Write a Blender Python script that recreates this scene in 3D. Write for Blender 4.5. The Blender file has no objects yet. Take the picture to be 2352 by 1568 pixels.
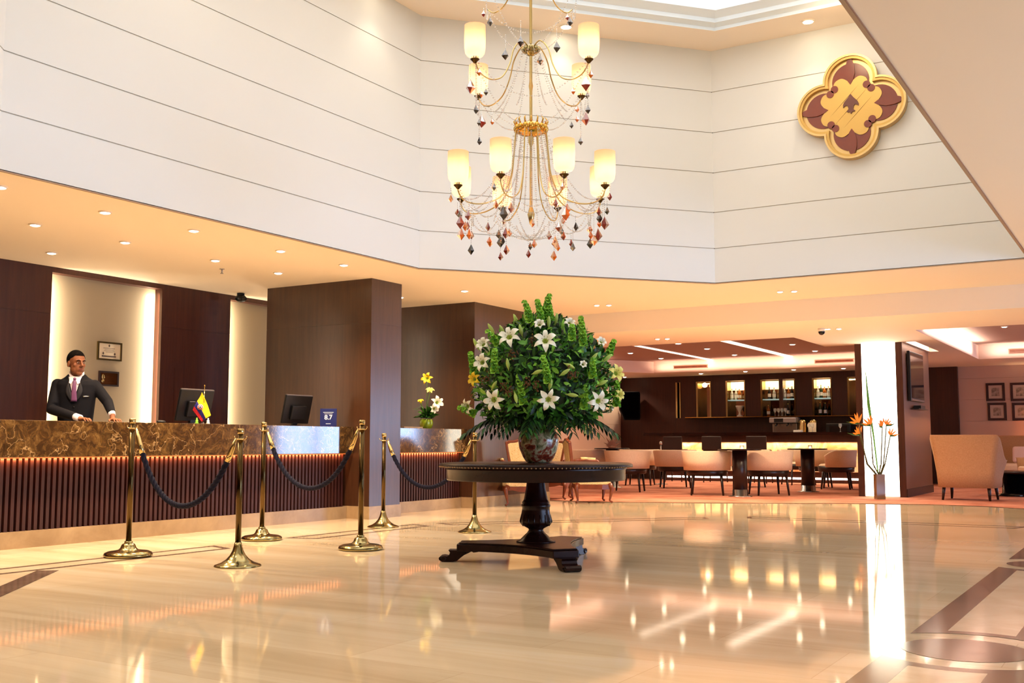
import bpy, bmesh, math, random
from mathutils import Vector, Matrix, noise
PI=math.pi
rnd=random.Random(7)
S=bpy.context.scene
C=S.collection
S.view_settings.view_transform='Standard'
try: S.view_settings.look='None'
except Exception: pass
S.view_settings.gamma=1.0
S.view_settings.use_curve_mapping=False
S.view_settings.exposure=0.22
# ---------------------------------------------------------------- camera (solved from the vanishing points)
FPX=2455.0; CX,CY=1176.0,784.0
PITCH=math.atan(234.0/FPX); YAW=math.radians(31.2); CAMP=Vector((0,0,0.9))
FW=Vector((-math.sin(YAW)*math.cos(PITCH), math.cos(YAW)*math.cos(PITCH), math.sin(PITCH)))
RT=Vector((math.cos(YAW),math.sin(YAW),0)); UPV=RT.cross(FW)
cam_d=bpy.data.cameras.new('camera'); cam_d.sensor_width=36; cam_d.sensor_fit='HORIZONTAL'
cam_d.lens=FPX/2352*36; cam_d.clip_end=200; cam_d.clip_start=0.05
cam=bpy.data.objects.new('camera',cam_d); C.objects.link(cam)
m=Matrix.Identity(4)
for i in range(3):
    m[i][0]=RT[i]; m[i][1]=UPV[i]; m[i][2]=-FW[i]; m[i][3]=CAMP[i]
cam.matrix_world=m
S.camera=cam
# survey helpers: a measured sight line met with a known plane of the building
def sight(px,py): return RT*((px-CX)/FPX)-UPV*((py-CY)/FPX)+FW
def onz(px,py,z=0.0):
    d=sight(px,py); return CAMP+d*((z-CAMP.z)/d.z)
def onx(px,py,x):
    d=sight(px,py); return CAMP+d*(x/d.x)
def ony(px,py,y):
    d=sight(px,py); return CAMP+d*(y/d.y)
def depth(p): return (Vector(p)-CAMP).dot(FW)
# ---------------------------------------------------------------- materials
def lin(c):
    return tuple(((v/255)/12.92 if v/255<=.04045 else ((v/255+.055)/1.055)**2.4) for v in c)+(1,)
def mat(name,col,rough=.5,metal=0,spec=.5,emit=None,es=0,coat=0,trans=0,ior=1.45,alpha=1):
    m_=bpy.data.materials.new(name); m_.use_nodes=True
    b=m_.node_tree.nodes['Principled BSDF']
    b.inputs['Base Color'].default_value=lin(col)
    b.inputs['Roughness'].default_value=rough; b.inputs['Metallic'].default_value=metal
    b.inputs['Specular IOR Level'].default_value=spec; b.inputs['IOR'].default_value=ior
    b.inputs['Coat Weight'].default_value=coat; b.inputs['Coat Roughness'].default_value=.08
    b.inputs['Transmission Weight'].default_value=trans
    if emit: b.inputs['Emission Color'].default_value=lin(emit); b.inputs['Emission Strength'].default_value=es
    return m_
def nodes(m_): return m_.node_tree.nodes, m_.node_tree.links, m_.node_tree.nodes['Principled BSDF']
def texmix(m_,scale,cols,stretch=(1,1,1),detail=6,dist=0,rough=.6,bump=0,rot=(0,0,0)):
    """object-space noise through a colour ramp into the base colour"""
    n,l,b=nodes(m_)
    tc=n.new('ShaderNodeTexCoord'); mp=n.new('ShaderNodeMapping'); no=n.new('ShaderNodeTexNoise'); cr=n.new('ShaderNodeValToRGB')
    mp.inputs['Scale'].default_value=stretch; mp.inputs['Rotation'].default_value=rot
    no.inputs['Scale'].default_value=scale; no.inputs['Detail'].default_value=detail; no.inputs['Distortion'].default_value=dist; no.inputs['Roughness'].default_value=rough
    l.new(tc.outputs['Object'],mp.inputs['Vector']); l.new(mp.outputs[0],no.inputs['Vector']); l.new(no.outputs['Fac'],cr.inputs[0])
    e=cr.color_ramp.elements
    while len(e)<len(cols): e.new(.5)
    for k,(p,c) in enumerate(cols): e[k].position=p; e[k].color=lin(c)
    l.new(cr.outputs[0],b.inputs['Base Color'])
    if bump:
        bp=n.new('ShaderNodeBump'); bp.inputs['Strength'].default_value=bump; bp.inputs['Distance'].default_value=.01
        l.new(no.outputs['Fac'],bp.inputs['Height']); l.new(bp.outputs[0],b.inputs['Normal'])
    return cr,mp,tc
M={}
# polished cream marble floor with faint tiles and streaks
def floor_material():
    m_=mat('polished_marble_floor',(222,192,150),.055,spec=.5,ior=1.5); n,l,b=nodes(m_)
    cr,mp,tc=texmix(m_,1.1,[(.30,(218,192,154)),(.5,(236,212,176)),(.72,(244,226,196))],stretch=(.30,2.6,1),detail=9,dist=.8,rot=(0,0,.25))
    br=n.new('ShaderNodeTexBrick'); br.offset=.5; br.inputs['Scale'].default_value=1.0
    br.inputs['Brick Width'].default_value=1.2; br.inputs['Row Height'].default_value=.6
    br.inputs['Mortar Size'].default_value=.0022; br.inputs['Mortar Smooth'].default_value=.3
    br.inputs['Color1'].default_value=(1,1,1,1); br.inputs['Color2'].default_value=(.86,.84,.80,1); br.inputs['Mortar'].default_value=(.72,.66,.58,1)
    br.inputs['Bias'].default_value=.25
    mx=n.new('ShaderNodeMix'); mx.data_type='RGBA'; mx.blend_type='MULTIPLY'; mx.inputs[0].default_value=.8
    l.new(tc.outputs['Object'],br.inputs['Vector'])
    l.new(cr.outputs[0],mx.inputs[6]); l.new(br.outputs['Color'],mx.inputs[7]); l.new(mx.outputs[2],b.inputs['Base Color'])
    return m_
M['floor']=floor_material()
M['inlay']=mat('brown_marble_inlay',(112,88,72),.12); texmix(M['inlay'],5,[(.3,(88,68,56)),(.6,(120,96,80)),(.8,(150,128,108))],detail=8,dist=1.2)
M['inlay_light']=mat('cream_marble_inlay',(226,204,172),.1); texmix(M['inlay_light'],2,[(.3,(212,184,148)),(.7,(232,210,178))],detail=6,dist=.6)
M['carpet']=mat('rust_carpet',(196,130,104),.95,spec=.1); texmix(M['carpet'],1.6,[(.35,(172,104,80)),(.6,(204,140,114))],detail=5)
M['soffit']=mat('cream_ceiling_paint',(248,232,208),.75,spec=.2)
M['coffer']=mat('white_wall_panel_paint',(226,227,224),.6,spec=.25)
M['groove']=mat('shadow_gap_backing',(205,195,180),.8)
M['cofferceil']=mat('cream_coffer_ceiling',(244,230,212),.7,spec=.2)
M['cornice']=mat('pale_blue_white_cornice',(225,236,244),.55)
M['skylight']=mat('luminous_skylight_panel',(255,255,255),.6,emit=(250,253,255),es=1.25)
M['mauve']=mat('mauve_tray_ceiling',(168,134,122),.8,spec=.2)
M['beige']=mat('beige_panelled_wall',(222,192,162),.7,spec=.2)
M['lilacwall']=mat('lounge_wall_paint',(206,176,158),.7,spec=.2)
def wood(name,a,b_,r,coat=.0,st=(1,1,.06),sc=22):
    m_=mat(name,a,r,spec=.25 if 'mahog' in name else .5,coat=coat); texmix(m_,sc,[(.3,a),(.7,b_)],stretch=st,detail=5,dist=.4,rough=.65); return m_
M['wood']=wood('brown_wood_veneer',(58,33,18),(74,45,26),.35,coat=.5); M['wood'].node_tree.nodes['Principled BSDF'].inputs['Coat Roughness'].default_value=.22
M['wood_dk']=wood('dark_reception_wood',(62,28,18),(80,40,24),.42)
M['bar_wood']=wood('dark_bar_wood',(52,22,12),(66,32,18),.4)
M['mahogany']=wood('dark_polished_mahogany',(26,9,7),(40,15,11),.26,coat=.0,st=(1,1,1),sc=6)
M['chairwood']=wood('carved_walnut',(92,40,20),(120,56,28),.35,st=(1,1,1),sc=8)
M['slat']=wood('ribbed_dark_red_wood',(44,14,9),(58,20,13),.5)
M['slatback']=mat('black_slat_backing',(22,8,8),.7)
M['plinth']=mat('beige_stone_plinth',(160,134,96),.3); texmix(M['plinth'],3,[(.3,(140,114,80)),(.7,(176,150,112))],detail=6,dist=.5)
def emperador():
    m_=mat('brown_veined_marble',(92,62,34),.07,ior=1.75,spec=.6); n,l,b=nodes(m_)
    cr,mp,tc=texmix(m_,9,[(.3,(26,14,6)),(.46,(62,40,18)),(.55,(90,64,32)),(.66,(128,100,56)),(.8,(60,38,20))],detail=12,dist=.8,rough=.8)
    vo=n.new('ShaderNodeTexVoronoi'); vo.feature='DISTANCE_TO_EDGE'; vo.inputs['Scale'].default_value=3.2
    no=n.new('ShaderNodeTexNoise'); no.inputs['Scale'].default_value=4; no.inputs['Detail'].default_value=5
    ad=n.new('ShaderNodeMix'); ad.data_type='RGBA'; ad.inputs[0].default_value=.4
    l.new(tc.outputs['Object'],no.inputs['Vector']); l.new(tc.outputs['Object'],ad.inputs[6]); l.new(no.outputs['Color'],ad.inputs[7]); l.new(ad.outputs[2],vo.inputs['Vector'])
    r2=n.new('ShaderNodeValToRGB'); r2.color_ramp.elements[0].position=0; r2.color_ramp.elements[0].color=(.6,.6,.6,1); r2.color_ramp.elements[1].position=.009; r2.color_ramp.elements[1].color=(0,0,0,1)
    l.new(vo.outputs['Distance'],r2.inputs[0])
    mx=n.new('ShaderNodeMix'); mx.data_type='RGBA'; l.new(r2.outputs[0],mx.inputs[0]); l.new(cr.outputs[0],mx.inputs[6]); mx.inputs[7].default_value=lin((206,172,120))
    l.new(mx.outputs[2],b.inputs['Base Color']); return m_
M['emperador']=emperador()
M['backlit']=mat('cream_back_painted_panel',(152,134,108),.3,coat=.3)
M['brass']=mat('brushed_brass',(158,144,98),.16,1.0)
M['brass_dk']=mat('aged_brass',(84,66,38),.2,1.0)
M['gold']=mat('polished_gold',(214,170,80),.18,1.0)
M['champagne']=mat('champagne_metal',(205,180,120),.22,1.0)
M['steel']=mat('brushed_steel',(180,176,172),.25,1.0)
M['navy']=mat('navy_rope_velvet',(17,16,34),.85,spec=.2)
M['black']=mat('matt_black_plastic',(14,13,14),.35)
M['blackgloss']=mat('gloss_black',(10,9,10),.1)
M['whiteplastic']=mat('white_plastic',(235,230,222),.4)
M['ringwhite']=mat('cream_light_trim',(240,225,205),.5)
def lampmat(n_,c,s_): return mat(n_,c,.5,emit=c,es=s_)
M['lens']=lampmat('lit_downlight_lens',(255,238,205),30)
M['lens_s']=lampmat('lit_small_lens',(255,236,208),18)
M['strip']=lampmat('lit_light_slot',(255,240,215),2.6)
M['led']=lampmat('warm_led_strip',(255,130,60),.6)
M['ledwhite']=lampmat('white_led_strip',(255,240,220),12)
M['column_glow']=lampmat('backlit_column_panel',(255,251,228),5.0)
M['daywin']=lampmat('daylight_glass',(178,208,255),10.0)
M['onyx']=mat('glowing_onyx_bar_front',(230,180,110),.3,emit=(255,206,140),es=.36)
def onyx():
    n,l,b=nodes(M['onyx']); cr,mp,tc=texmix(M['onyx'],1.8,[(.36,(200,120,70)),(.55,(250,196,140)),(.75,(255,226,196))],detail=6,dist=1.5)
    l.new(cr.outputs[0],b.inputs['Emission Color'])
onyx()
M['cream_fab']=mat('cream_upholstery',(236,210,180),.85,spec=.15); texmix(M['cream_fab'],60,[(.3,(230,204,172)),(.7,(242,218,188))],detail=3)
M['tan_fab']=mat('tan_upholstery',(206,160,112),.8,spec=.2); texmix(M['tan_fab'],60,[(.3,(180,138,98)),(.7,(196,154,114))],detail=3)
M['brocade']=mat('pale_gold_brocade',(222,190,138),.75,spec=.2); texmix(M['brocade'],38,[(.42,(206,172,118)),(.5,(232,204,156)),(.6,(214,182,128))],detail=4,dist=1)
M['dark_fab']=mat('dark_brown_leather',(36,20,18),.45)
M['darkwood']=mat('near_black_wood',(34,14,10),.35)
# ---------------------------------------------------------------- mesh builder
class MB:
    def __init__(s): s.v=[]; s.f=[]; s.m=[]; s.sm=[]
    def add(s,vs,fs,mi=0,smooth=False,mtx=None):
        o=len(s.v)
        for v in vs:
            v=Vector(v)
            if mtx: v=mtx@v
            s.v.append(tuple(v))
        for f in fs: s.f.append([i+o for i in f]); s.m.append(mi); s.sm.append(smooth)
        return s
    def box(s,a,b,mi=0,mtx=None):
        x0,y0,z0=[min(a[i],b[i]) for i in range(3)]; x1,y1,z1=[max(a[i],b[i]) for i in range(3)]
        vs=[(x0,y0,z0),(x1,y0,z0),(x1,y1,z0),(x0,y1,z0),(x0,y0,z1),(x1,y0,z1),(x1,y1,z1),(x0,y1,z1)]
        return s.add(vs,[(0,3,2,1),(4,5,6,7),(0,1,5,4),(1,2,6,5),(2,3,7,6),(3,0,4,7)],mi,False,mtx)
    def lathe(s,prof,n=24,mi=0,smooth=True,mtx=None,cap=True,sx=1,sy=1):
        vs=[];fs=[]
        for r,z in prof:
            for k in range(n):
                a=2*PI*k/n; vs.append((r*math.cos(a)*sx,r*math.sin(a)*sy,z))
        L=len(prof)
        for i in range(L-1):
            for k in range(n):
                k2=(k+1)%n; fs.append((i*n+k,i*n+k2,(i+1)*n+k2,(i+1)*n+k))
        if cap:
            fs.append(tuple(range(n-1,-1,-1))); fs.append(tuple(range((L-1)*n,L*n)))
        return s.add(vs,fs,mi,smooth,mtx)
    def tube(s,pts,r,n=10,mi=0,smooth=True,cap=True,flat=1.0):
        pts=[Vector(p) for p in pts]; L=len(pts)
        rs=r if isinstance(r,(list,tuple)) else [r]*L
        vs=[];fs=[]; up=None
        for i,p in enumerate(pts):
            t=(pts[min(i+1,L-1)]-pts[max(i-1,0)])
            if t.length<1e-9: t=Vector((0,0,1))
            t.normalize()
            if up is None:
                up=Vector((0,0,1)) if abs(t.z)<.9 else Vector((1,0,0))
            u=up-t*up.dot(t)
            if u.length<1e-6: u=Vector((1,0,0))-t*t.x
            u.normalize(); w=t.cross(u); up=u
            for k in range(n):
                a=2*PI*k/n; vs.append(p+u*(rs[i]*math.cos(a))*flat+w*(rs[i]*math.sin(a)))
        for i in range(L-1):
            for k in range(n):
                k2=(k+1)%n; fs.append((i*n+k,i*n+k2,(i+1)*n+k2,(i+1)*n+k))
        if cap: fs.append(tuple(range(n-1,-1,-1))); fs.append(tuple(range((L-1)*n,L*n)))
        return s.add(vs,fs,mi,smooth)
    def prism(s,poly,z0,z1,mi=0,mtx=None,smooth=False):
        n=len(poly); vs=[(x,y,z0) for x,y in poly]+[(x,y,z1) for x,y in poly]
        fs=[tuple(range(n-1,-1,-1)),tuple(range(n,2*n))]+[(k,(k+1)%n,n+(k+1)%n,n+k) for k in range(n)]
        return s.add(vs,fs,mi,smooth,mtx)
    def ring(s,outer,inner,z0,z1,mi=0,mtx=None):
        n=len(outer); vs=[(x,y,z0) for x,y in outer]+[(x,y,z0) for x,y in inner]+[(x,y,z1) for x,y in outer]+[(x,y,z1) for x,y in inner]
        fs=[]
        for k in range(n):
            j=(k+1)%n
            fs+=[(k,n+k,n+j,j),(2*n+k,2*n+j,3*n+j,3*n+k),(k,j,2*n+j,2*n+k),(n+k,3*n+k,3*n+j,n+j)]
        return s.add(vs,fs,mi,False,mtx)
    def ellipsoid(s,c,r,n=16,m_=10,mi=0,mtx=None):
        pr=[(max(1e-4,math.sin(PI*i/m_)),-math.cos(PI*i/m_)) for i in range(m_+1)]
        vs=[];fs=[]
        for a,z in pr:
            for k in range(n):
                t=2*PI*k/n; vs.append((c[0]+r[0]*a*math.cos(t),c[1]+r[1]*a*math.sin(t),c[2]+r[2]*z))
        for i in range(m_):
            for k in range(n):
                k2=(k+1)%n; fs.append((i*n+k,i*n+k2,(i+1)*n+k2,(i+1)*n+k))
        return s.add(vs,fs,mi,True,mtx)
    def mesh(s,name,mats):
        me=bpy.data.meshes.new(name); me.from_pydata(s.v,[],s.f)
        for x in (mats if isinstance(mats,(list,tuple)) else [mats]): me.materials.append(x)
        for p,mi,sm in zip(me.polygons,s.m,s.sm): p.material_index=mi; p.use_smooth=sm
        me.update(); return me
    def build(s,name,mats,parent=None,loc=None,label=None,bevel=0,sub=0,recalc=False):
        o=bpy.data.objects.new(name,s.mesh(name,mats)); C.objects.link(o)
        if recalc:
            b=bmesh.new(); b.from_mesh(o.data); bmesh.ops.recalc_face_normals(b,faces=b.faces); b.to_mesh(o.data); b.free()
        if parent is not None: o.parent=parent
        if loc is not None: o.location=loc
        if label: o['label']=label
        if bevel:
            q=o.modifiers.new('bevel','BEVEL'); q.width=bevel; q.segments=3; q.limit_method='ANGLE'; q.angle_limit=math.radians(40)
        if sub:
            q=o.modifiers.new('sub','SUBSURF'); q.levels=sub; q.render_levels=sub
        return o
def box(a,b): return MB().box(a,b)
def root(name,label,cat,loc=(0,0,0),rz=0,group=None):
    o=bpy.data.objects.new(name,None); C.objects.link(o); o.location=loc; o.rotation_euler=(0,0,rz)
    o.empty_display_size=.1
    return tag(o,label,cat,group)
def tag(o,label,cat,group=None):
    o['label']=label; o['category']=cat
    if group: o['group']=group
    return o
def struct(o): o['kind']='structure'; return o
def kids(o): return [c for c in C.objects if c.parent==o]
def dup(r,loc,rz,label,group=None):
    c=r.copy(); C.objects.link(c); c.location=loc; c.rotation_euler=(0,0,rz); c['label']=label
    if group: c['group']=group
    def rec(a,b):
        for k in kids(a):
            q=k.copy(); C.objects.link(q); q.parent=b; rec(k,q)
    rec(r,c); return c
def spot(loc,power,col=(1,.72,.42),size=110,blend=.6,rad=.04,parent=None,name='lamp',aim=None):
    d=bpy.data.lights.new(name,'SPOT'); d.energy=power; d.color=col; d.spot_size=math.radians(size); d.spot_blend=blend; d.shadow_soft_size=rad
    o=bpy.data.objects.new(name,d); C.objects.link(o); o.location=loc
    if aim is not None: o.rotation_euler=(Vector(aim)-Vector(loc)).to_track_quat('-Z','Y').to_euler()
    if parent: o.parent=parent
    return o
def area(loc,sx,sy,power,col,aim,name='area_light',spread=180,parent=None):
    d=bpy.data.lights.new(name,'AREA'); d.shape='RECTANGLE'; d.size=sx; d.size_y=sy; d.energy=power; d.color=col; d.spread=math.radians(spread)
    o=bpy.data.objects.new(name,d); C.objects.link(o); o.location=loc
    z=-(Vector(aim)).normalized()
    up=Vector((0,1,0)) if abs(z.y)<.9 else Vector((1,0,0))
    x=up.cross(z).normalized(); y=z.cross(x)
    mm=Matrix((x,y,z)).transposed(); o.rotation_euler=mm.to_euler()
    if parent: o.parent=parent
    return o
WARM=(1,.765,.52)
ZC=2.90; ZB=2.60
# ================================================================ SHELL
XL,XR,YN=-10.86,6.0,-4.0
COF=[(-7.2,4.62),(-7.2,9.83),(-4.7,12.68),(-1.15,12.68),(-1.15,1.7),(-4.7,1.7)]
def inset(poly,d):
    n=len(poly); out=[]
    ar=sum(poly[i][0]*poly[(i+1)%n][1]-poly[(i+1)%n][0]*poly[i][1] for i in range(n)); sg=1 if ar>0 else -1
    for i in range(n):
        p0,p1,p2=[Vector(poly[(i+k)%n]) for k in (-1,0,1)]
        a=(p1-p0).normalized(); b=(p2-p1).normalized(); na=Vector((-a.y,a.x))*sg; nb=Vector((-b.y,b.x))*sg
        k=(na+nb); k=k/ (k.dot(na)) ; q=p1+k*d; out.append((q.x,q.y))
    return out
# floor: one polished slab with its inlay
fb=MB(); fb.add([(XL-3,YN,0),(XR,YN,0),(XR,14.9,0),(XL-3,14.9,0)],[(0,1,2,3)],0)
fb.add([(XL-3,YN,-.1),(XR,YN,-.1),(XR,14.9,-.1),(XL-3,14.9,-.1)],[(3,2,1,0)],0)
def strip_poly(pts,w,mi,z=.0012,closed=False):
    n=len(pts); P=[Vector(p) for p in pts]; L=[];R_=[]
    for i in range(n):
        if closed: a=(P[i]-P[i-1]).normalized(); b=(P[(i+1)%n]-P[i]).normalized()
        else:
            a=(P[i]-P[i-1]).normalized() if i>0 else (P[1]-P[0]).normalized(); b=(P[i+1]-P[i]).normalized() if i<n-1 else a
        na=Vector((-a.y,a.x)); nb=Vector((-b.y,b.x)); k=na+nb
        k=k/max(.3,k.dot(na)) if k.length>.01 else na
        L.append(P[i]+k*w/2); R_.append(P[i]-k*w/2)
    for i in range(n if closed else n-1):
        j=(i+1)%n
        fb.add([(R_[i].x,R_[i].y,z),(R_[j].x,R_[j].y,z),(L[j].x,L[j].y,z),(L[i].x,L[i].y,z)],[(0,1,2,3)],mi)
def frame_inlay(p0,p1,width,thick,r=.42,fill=True,mi=1,thin=None,ends=(True,True)):
    """a long panel from p0 to p1 with concave ends around the roundels"""
    p0,p1=Vector(p0),Vector(p1); d=(p1-p0).normalized(); nrm=Vector((-d.y,d.x)); L=(p1-p0).length; h=width/2
    def outline(h,g,rr):
        pts=[]
        a=math.asin(min(1,h/rr)) ; N=9
        for k in range(N): t=-a+2*a*k/(N-1); pts.append((g+0*rr-(0)+ (rr*math.cos(t)), rr*math.sin(t)))
        s0=[(x-0,y) for x,y in pts]
        s1=[(L-x,-y) for x,y in pts]
        return s0+s1
    outer=outline(h,0,r); inner=outline(h-thick,0,r+thick*.55)
    W=lambda q:(p0+d*q[0]+nrm*q[1])
    n=len(outer)
    for k in range(n):
        j=(k+1)%n; a,b,c,e=W(outer[k]),W(outer[j]),W(inner[j]),W(inner[k])
        fb.add([(a.x,a.y,.0012),(b.x,b.y,.0012),(c.x,c.y,.0012),(e.x,e.y,.0012)],[(3,2,1,0)],mi)
    if fill: fb.add([(W(q).x,W(q).y,.001) for q in inner],[tuple(range(n-1,-1,-1))],2)
def roundel(c,r,mi=1):
    N=40; fb.add([(c[0]+r*math.cos(2*PI*k/N),c[1]+r*math.sin(2*PI*k/N),.0012) for k in range(N)],[tuple(range(N))],mi)
for yy in (1.3,5.12,8.95,12.78): roundel((-.78,yy),.27)
for y0,y1 in ((1.3,5.12),(5.12,8.95),(8.95,12.78)): frame_inlay((-.78,y0),(-.78,y1),.58,.14,.42)
# thin double-line frames along the other sides, following the coffer above
def thinframe(a,b,w):
    a,b=Vector(a),Vector(b); d=(b-a).normalized(); nn=Vector((-d.y,d.x))*w/2; c=d*w*.35
    strip_poly([tuple(a+nn),tuple(b+nn),tuple(b+c*0-nn+ -c),tuple(a-nn+c)],.055,1,closed=True)
thinframe((-7.06,2.6),(-7.06,6.8),.27); thinframe((-7.06,7.75),(-7.06,9.75),.27)
thinframe((-6.95,9.95),(-4.75,12.45),.27); thinframe((-4.4,12.78),(-1.3,12.78),.27)
strip_poly([(-6.83,4.9),(-4.55,2.23)],.15,1); strip_poly([(-7.17,4.5),(-4.85,1.8)],.15,1)
struct(fb.build('floor',[M['floor'],M['inlay'],M['inlay_light']]))
# carpet of the bar lounge with its curved front edge
cb=MB(); edge=[(-16,14.9),(-7.6,14.9),(-6.3,15.35),(-5.2,15.9),(-4.0,16.5),(-3.0,16.8),(-2.2,16.72),(-1.4,16.2),(-.4,15.3),(.4,14.9),(XR,14.9)]
n=len(edge); 
vs=[(x,y,.006) for x,y in edge]+[(x,min(25.3,33),.006) for x,y in edge]
cb.add(vs,[(k,k+1,n+k+1,n+k) for k in range(n-1)],0)
struct(cb.build('floor',M['carpet']))
b2=MB().add([(XL-5.5,14.9,0),(XR,14.9,0),(XR,33.2,0),(XL-5.5,33.2,0)],[(0,1,2,3)]); struct(b2.build('floor',M['floor']))
# lobby ceiling (soffit) with the coffer opening
def plane_hole(mb,outer,hole,z,mi=0,up=False):
    bm=bmesh.new(); rings=[]
    for pl in (outer,hole):
        vv=[bm.verts.new((x,y,z)) for x,y in pl]; rings.append([bm.edges.new((vv[k],vv[(k+1)%len(vv)])) for k in range(len(vv))])
    bmesh.ops.triangle_fill(bm,use_beauty=True,use_dissolve=False,edges=rings[0]+rings[1])
    bm.verts.index_update(); mb.add([v.co.copy() for v in bm.verts],[[v.index for v in f.verts] for f in bm.faces],mi); bm.free()
cm=MB(); OUT=[(XL,YN),(XR,YN),(XR,14.75),(XL,14.75)]
plane_hole(cm,OUT,COF,ZC); plane_hole(cm,OUT,COF,ZC+.12)
struct(cm.build('ceiling',M['soffit'],recalc=True))
# fascia down to the lower lounge ceiling
struct(box((-16.3,14.75,ZB),(XR,14.87,ZC+.12)).build('trim_1',M['soffit']))
# lounge ceiling with two trays
TR1=[(-11.2,17.02),(-5.0,17.02),(-5.0,18.9),(-4.42,18.9),(-4.42,24.0),(-10.5,24.0),(-11.2,22.8)]
TR2=[(-3.1,16.85),(1.5,16.85),(1.5,23.4),(-3.1,23.4)]
lm=MB()
bm=bmesh.new(); ed=[]
for pl in ([(-16.3,14.87),(XR,14.87),(XR,33.2),(-16.3,33.2)],TR1,TR2,[(-3.62,18.75),(-3.46,18.75),(-3.46,21.0),(-3.62,21.0)]):
    vv=[bm.verts.new((x,y,ZB)) for x,y in pl]; ed+=[bm.edges.new((vv[k],vv[(k+1)%len(vv)])) for k in range(len(vv))]
bmesh.ops.triangle_fill(bm,use_beauty=True,use_dissolve=False,edges=ed); bm.verts.index_update()
lm.add([v.co.copy() for v in bm.verts],[[v.index for v in f.verts] for f in bm.faces]); bm.free()
struct(lm.build('ceiling',M['soffit']))
def tray(poly,zt,mat_top,name):
    n=len(poly); t=MB(); t.add([(x,y,ZB) for x,y in poly]+[(x,y,zt) for x,y in poly],[(k,(k+1)%n,n+(k+1)%n,n+k) for k in range(n)],0)
    t.add([(x,y,zt) for x,y in poly],[tuple(range(n))],1)
    struct(t.build('ceiling',[M['beige_l'],mat_top]))
M['beige_l']=mat('pale_pink_cove_paint',(240,214,196),.7,spec=.2)
tray(TR1,2.88,M['mauve'],'a'); tray(TR2,2.88,M['lilacwall'],'b')
tray([(-3.62,18.75),(-3.46,18.75),(-3.46,21.0),(-3.62,21.0)],2.75,M['beige_l'],'c')
# coffer walls: horizontal boards with shadow gaps, one object per side
GR=[2.906,3.34,3.80,4.31,4.83,5.36,5.9]
names=['wall_left','wall_chamfer_far','wall_far','wall_right','wall_near','wall_chamfer_near']
for i in range(6):
    a=Vector(COF[i]); b=Vector(COF[(i+1)%6]); d=(b-a).normalized(); outn=Vector((-d.y,d.x)) # CW polygon: left normal points outwards
    w=MB(); q0=a; q1=b
    def slab(z0,z1,o0,o1,mi):
        e=d*0
        vs=[]
        for z in (z0,z1):
            for (p,o) in ((q0,o0),(q1,o0),(q1,o1),(q0,o1)):
                v=p+outn*o; vs.append((v.x,v.y,z))
        w.add(vs,[(0,3,2,1),(4,5,6,7),(0,1,5,4),(1,2,6,5),(2,3,7,6),(3,0,4,7)],mi)
    for k in range(6): slab(GR[k]+(.005 if k else 0),GR[k+1]-.005 if k<5 else GR[k+1],.0,.013,0)
    slab(2.906,5.9,.010,.12,1)
    struct(w.build(names[i],[M['coffer'],M['groove']],recalc=True))
# coffer ceiling border, stepped cornice and luminous skylight
I1=inset(COF,.62); I2=inset(COF,.70); I3=inset(COF,.80)
if abs(I1[0][0]+7.2)<.3 and I1[0][0]<-7.2: I1=inset(COF,-.62); I2=inset(COF,-.70); I3=inset(COF,-.80)
cc=MB(); plane_hole(cc,inset(COF,-.12),I1,5.9); struct(cc.build('ceiling',M['cofferceil'],recalc=True))
cn=MB(); prof=[(I1,5.9),(I1,5.94),(I2,5.97),(I2,6.02),(I3,6.08),(I3,6.35)]
n=6
for (p,z),(q,z2) in zip(prof[:-1],prof[1:]):
    cn.add([(x,y,z) for x,y in p]+[(x,y,z2) for x,y in q],[(k,(k+1)%n,n+(k+1)%n,n+k) for k in range(n)])
struct(cn.build('trim_2',M['cornice']))
sk=MB(); sk.add([(x,y,6.2) for x,y in I3],[tuple(range(n))]); struct(sk.build('window_1',M['skylight']))
# brown lip along the right edge of the coffer
struct(box((-1.152,1.7,2.892),(-1.125,12.70,2.93)).build('trim_3',mat('brown_edge_lip',(150,108,80),.5)))
struct(MB().ring([(-7.22,4.6),(-7.22,9.84),(-4.72,12.70),(-1.13,12.70),(-1.13,1.68),(-4.72,1.68)],COF,2.89,2.9,0).build('trim_4',mat('tan_edge_bead',(170,140,110),.6),recalc=True))
# outer walls
struct(box((XL-.2,YN,0),(XL,14.8,ZC+.1)).build('wall_reception',M['wood_dk']))
struct(box((XL,YN-.2,0),(XR,YN,ZC+.1)).build('wall_behind',M['wood_dk']))
def boards(mb,x0,x1,y0,y1,z0,z1,axis,gap=.008,rows=5,depthv=.012):
    pass
# side wall of the bar lounge and back walls
wl=MB()
zs=[0,.45,.92,1.39,1.86,2.33,2.62]
for k in range(6): wl.box((-12.2,14.87,zs[k]+(.002 if k else 0)),(-12.12,25.9,zs[k+1]-.002))
wl.box((-12.3,14.87,0),(-12.19,25.9,2.62)); struct(wl.build('wall_bar_left',M['beige']))
struct(box((-12.3,14.6,0),(XL,14.8,2.62)).build('wall_bar_return',M['wood']))
wb=MB()
for k in range(6): wb.box((-3.82,25.5,zs[k]+(.002 if k else 0)),(1.5,25.56,zs[k+1]-.002))
wb.box((-3.82,25.55,0),(1.5,25.7,2.62)); struct(wb.build('wall_lounge_far',M['lilacwall']))
struct(box((1.5,25.5,0),(1.7,33,ZB)).build('wall_lounge_return',M['lilacwall']))
struct(box((1.5,33.1,0),(XR,33.3,ZB)).build('wall_lounge_end',M['lilacwall']))
struct(box((1.9,33.0,.25),(4.4,33.05,2.45)).build('window_9',M['daywin']))
struct(box((-4.5,25.38,0),(-3.82,25.7,2.62)).build('wall_wood_panel',M['bar_wood']))
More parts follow.
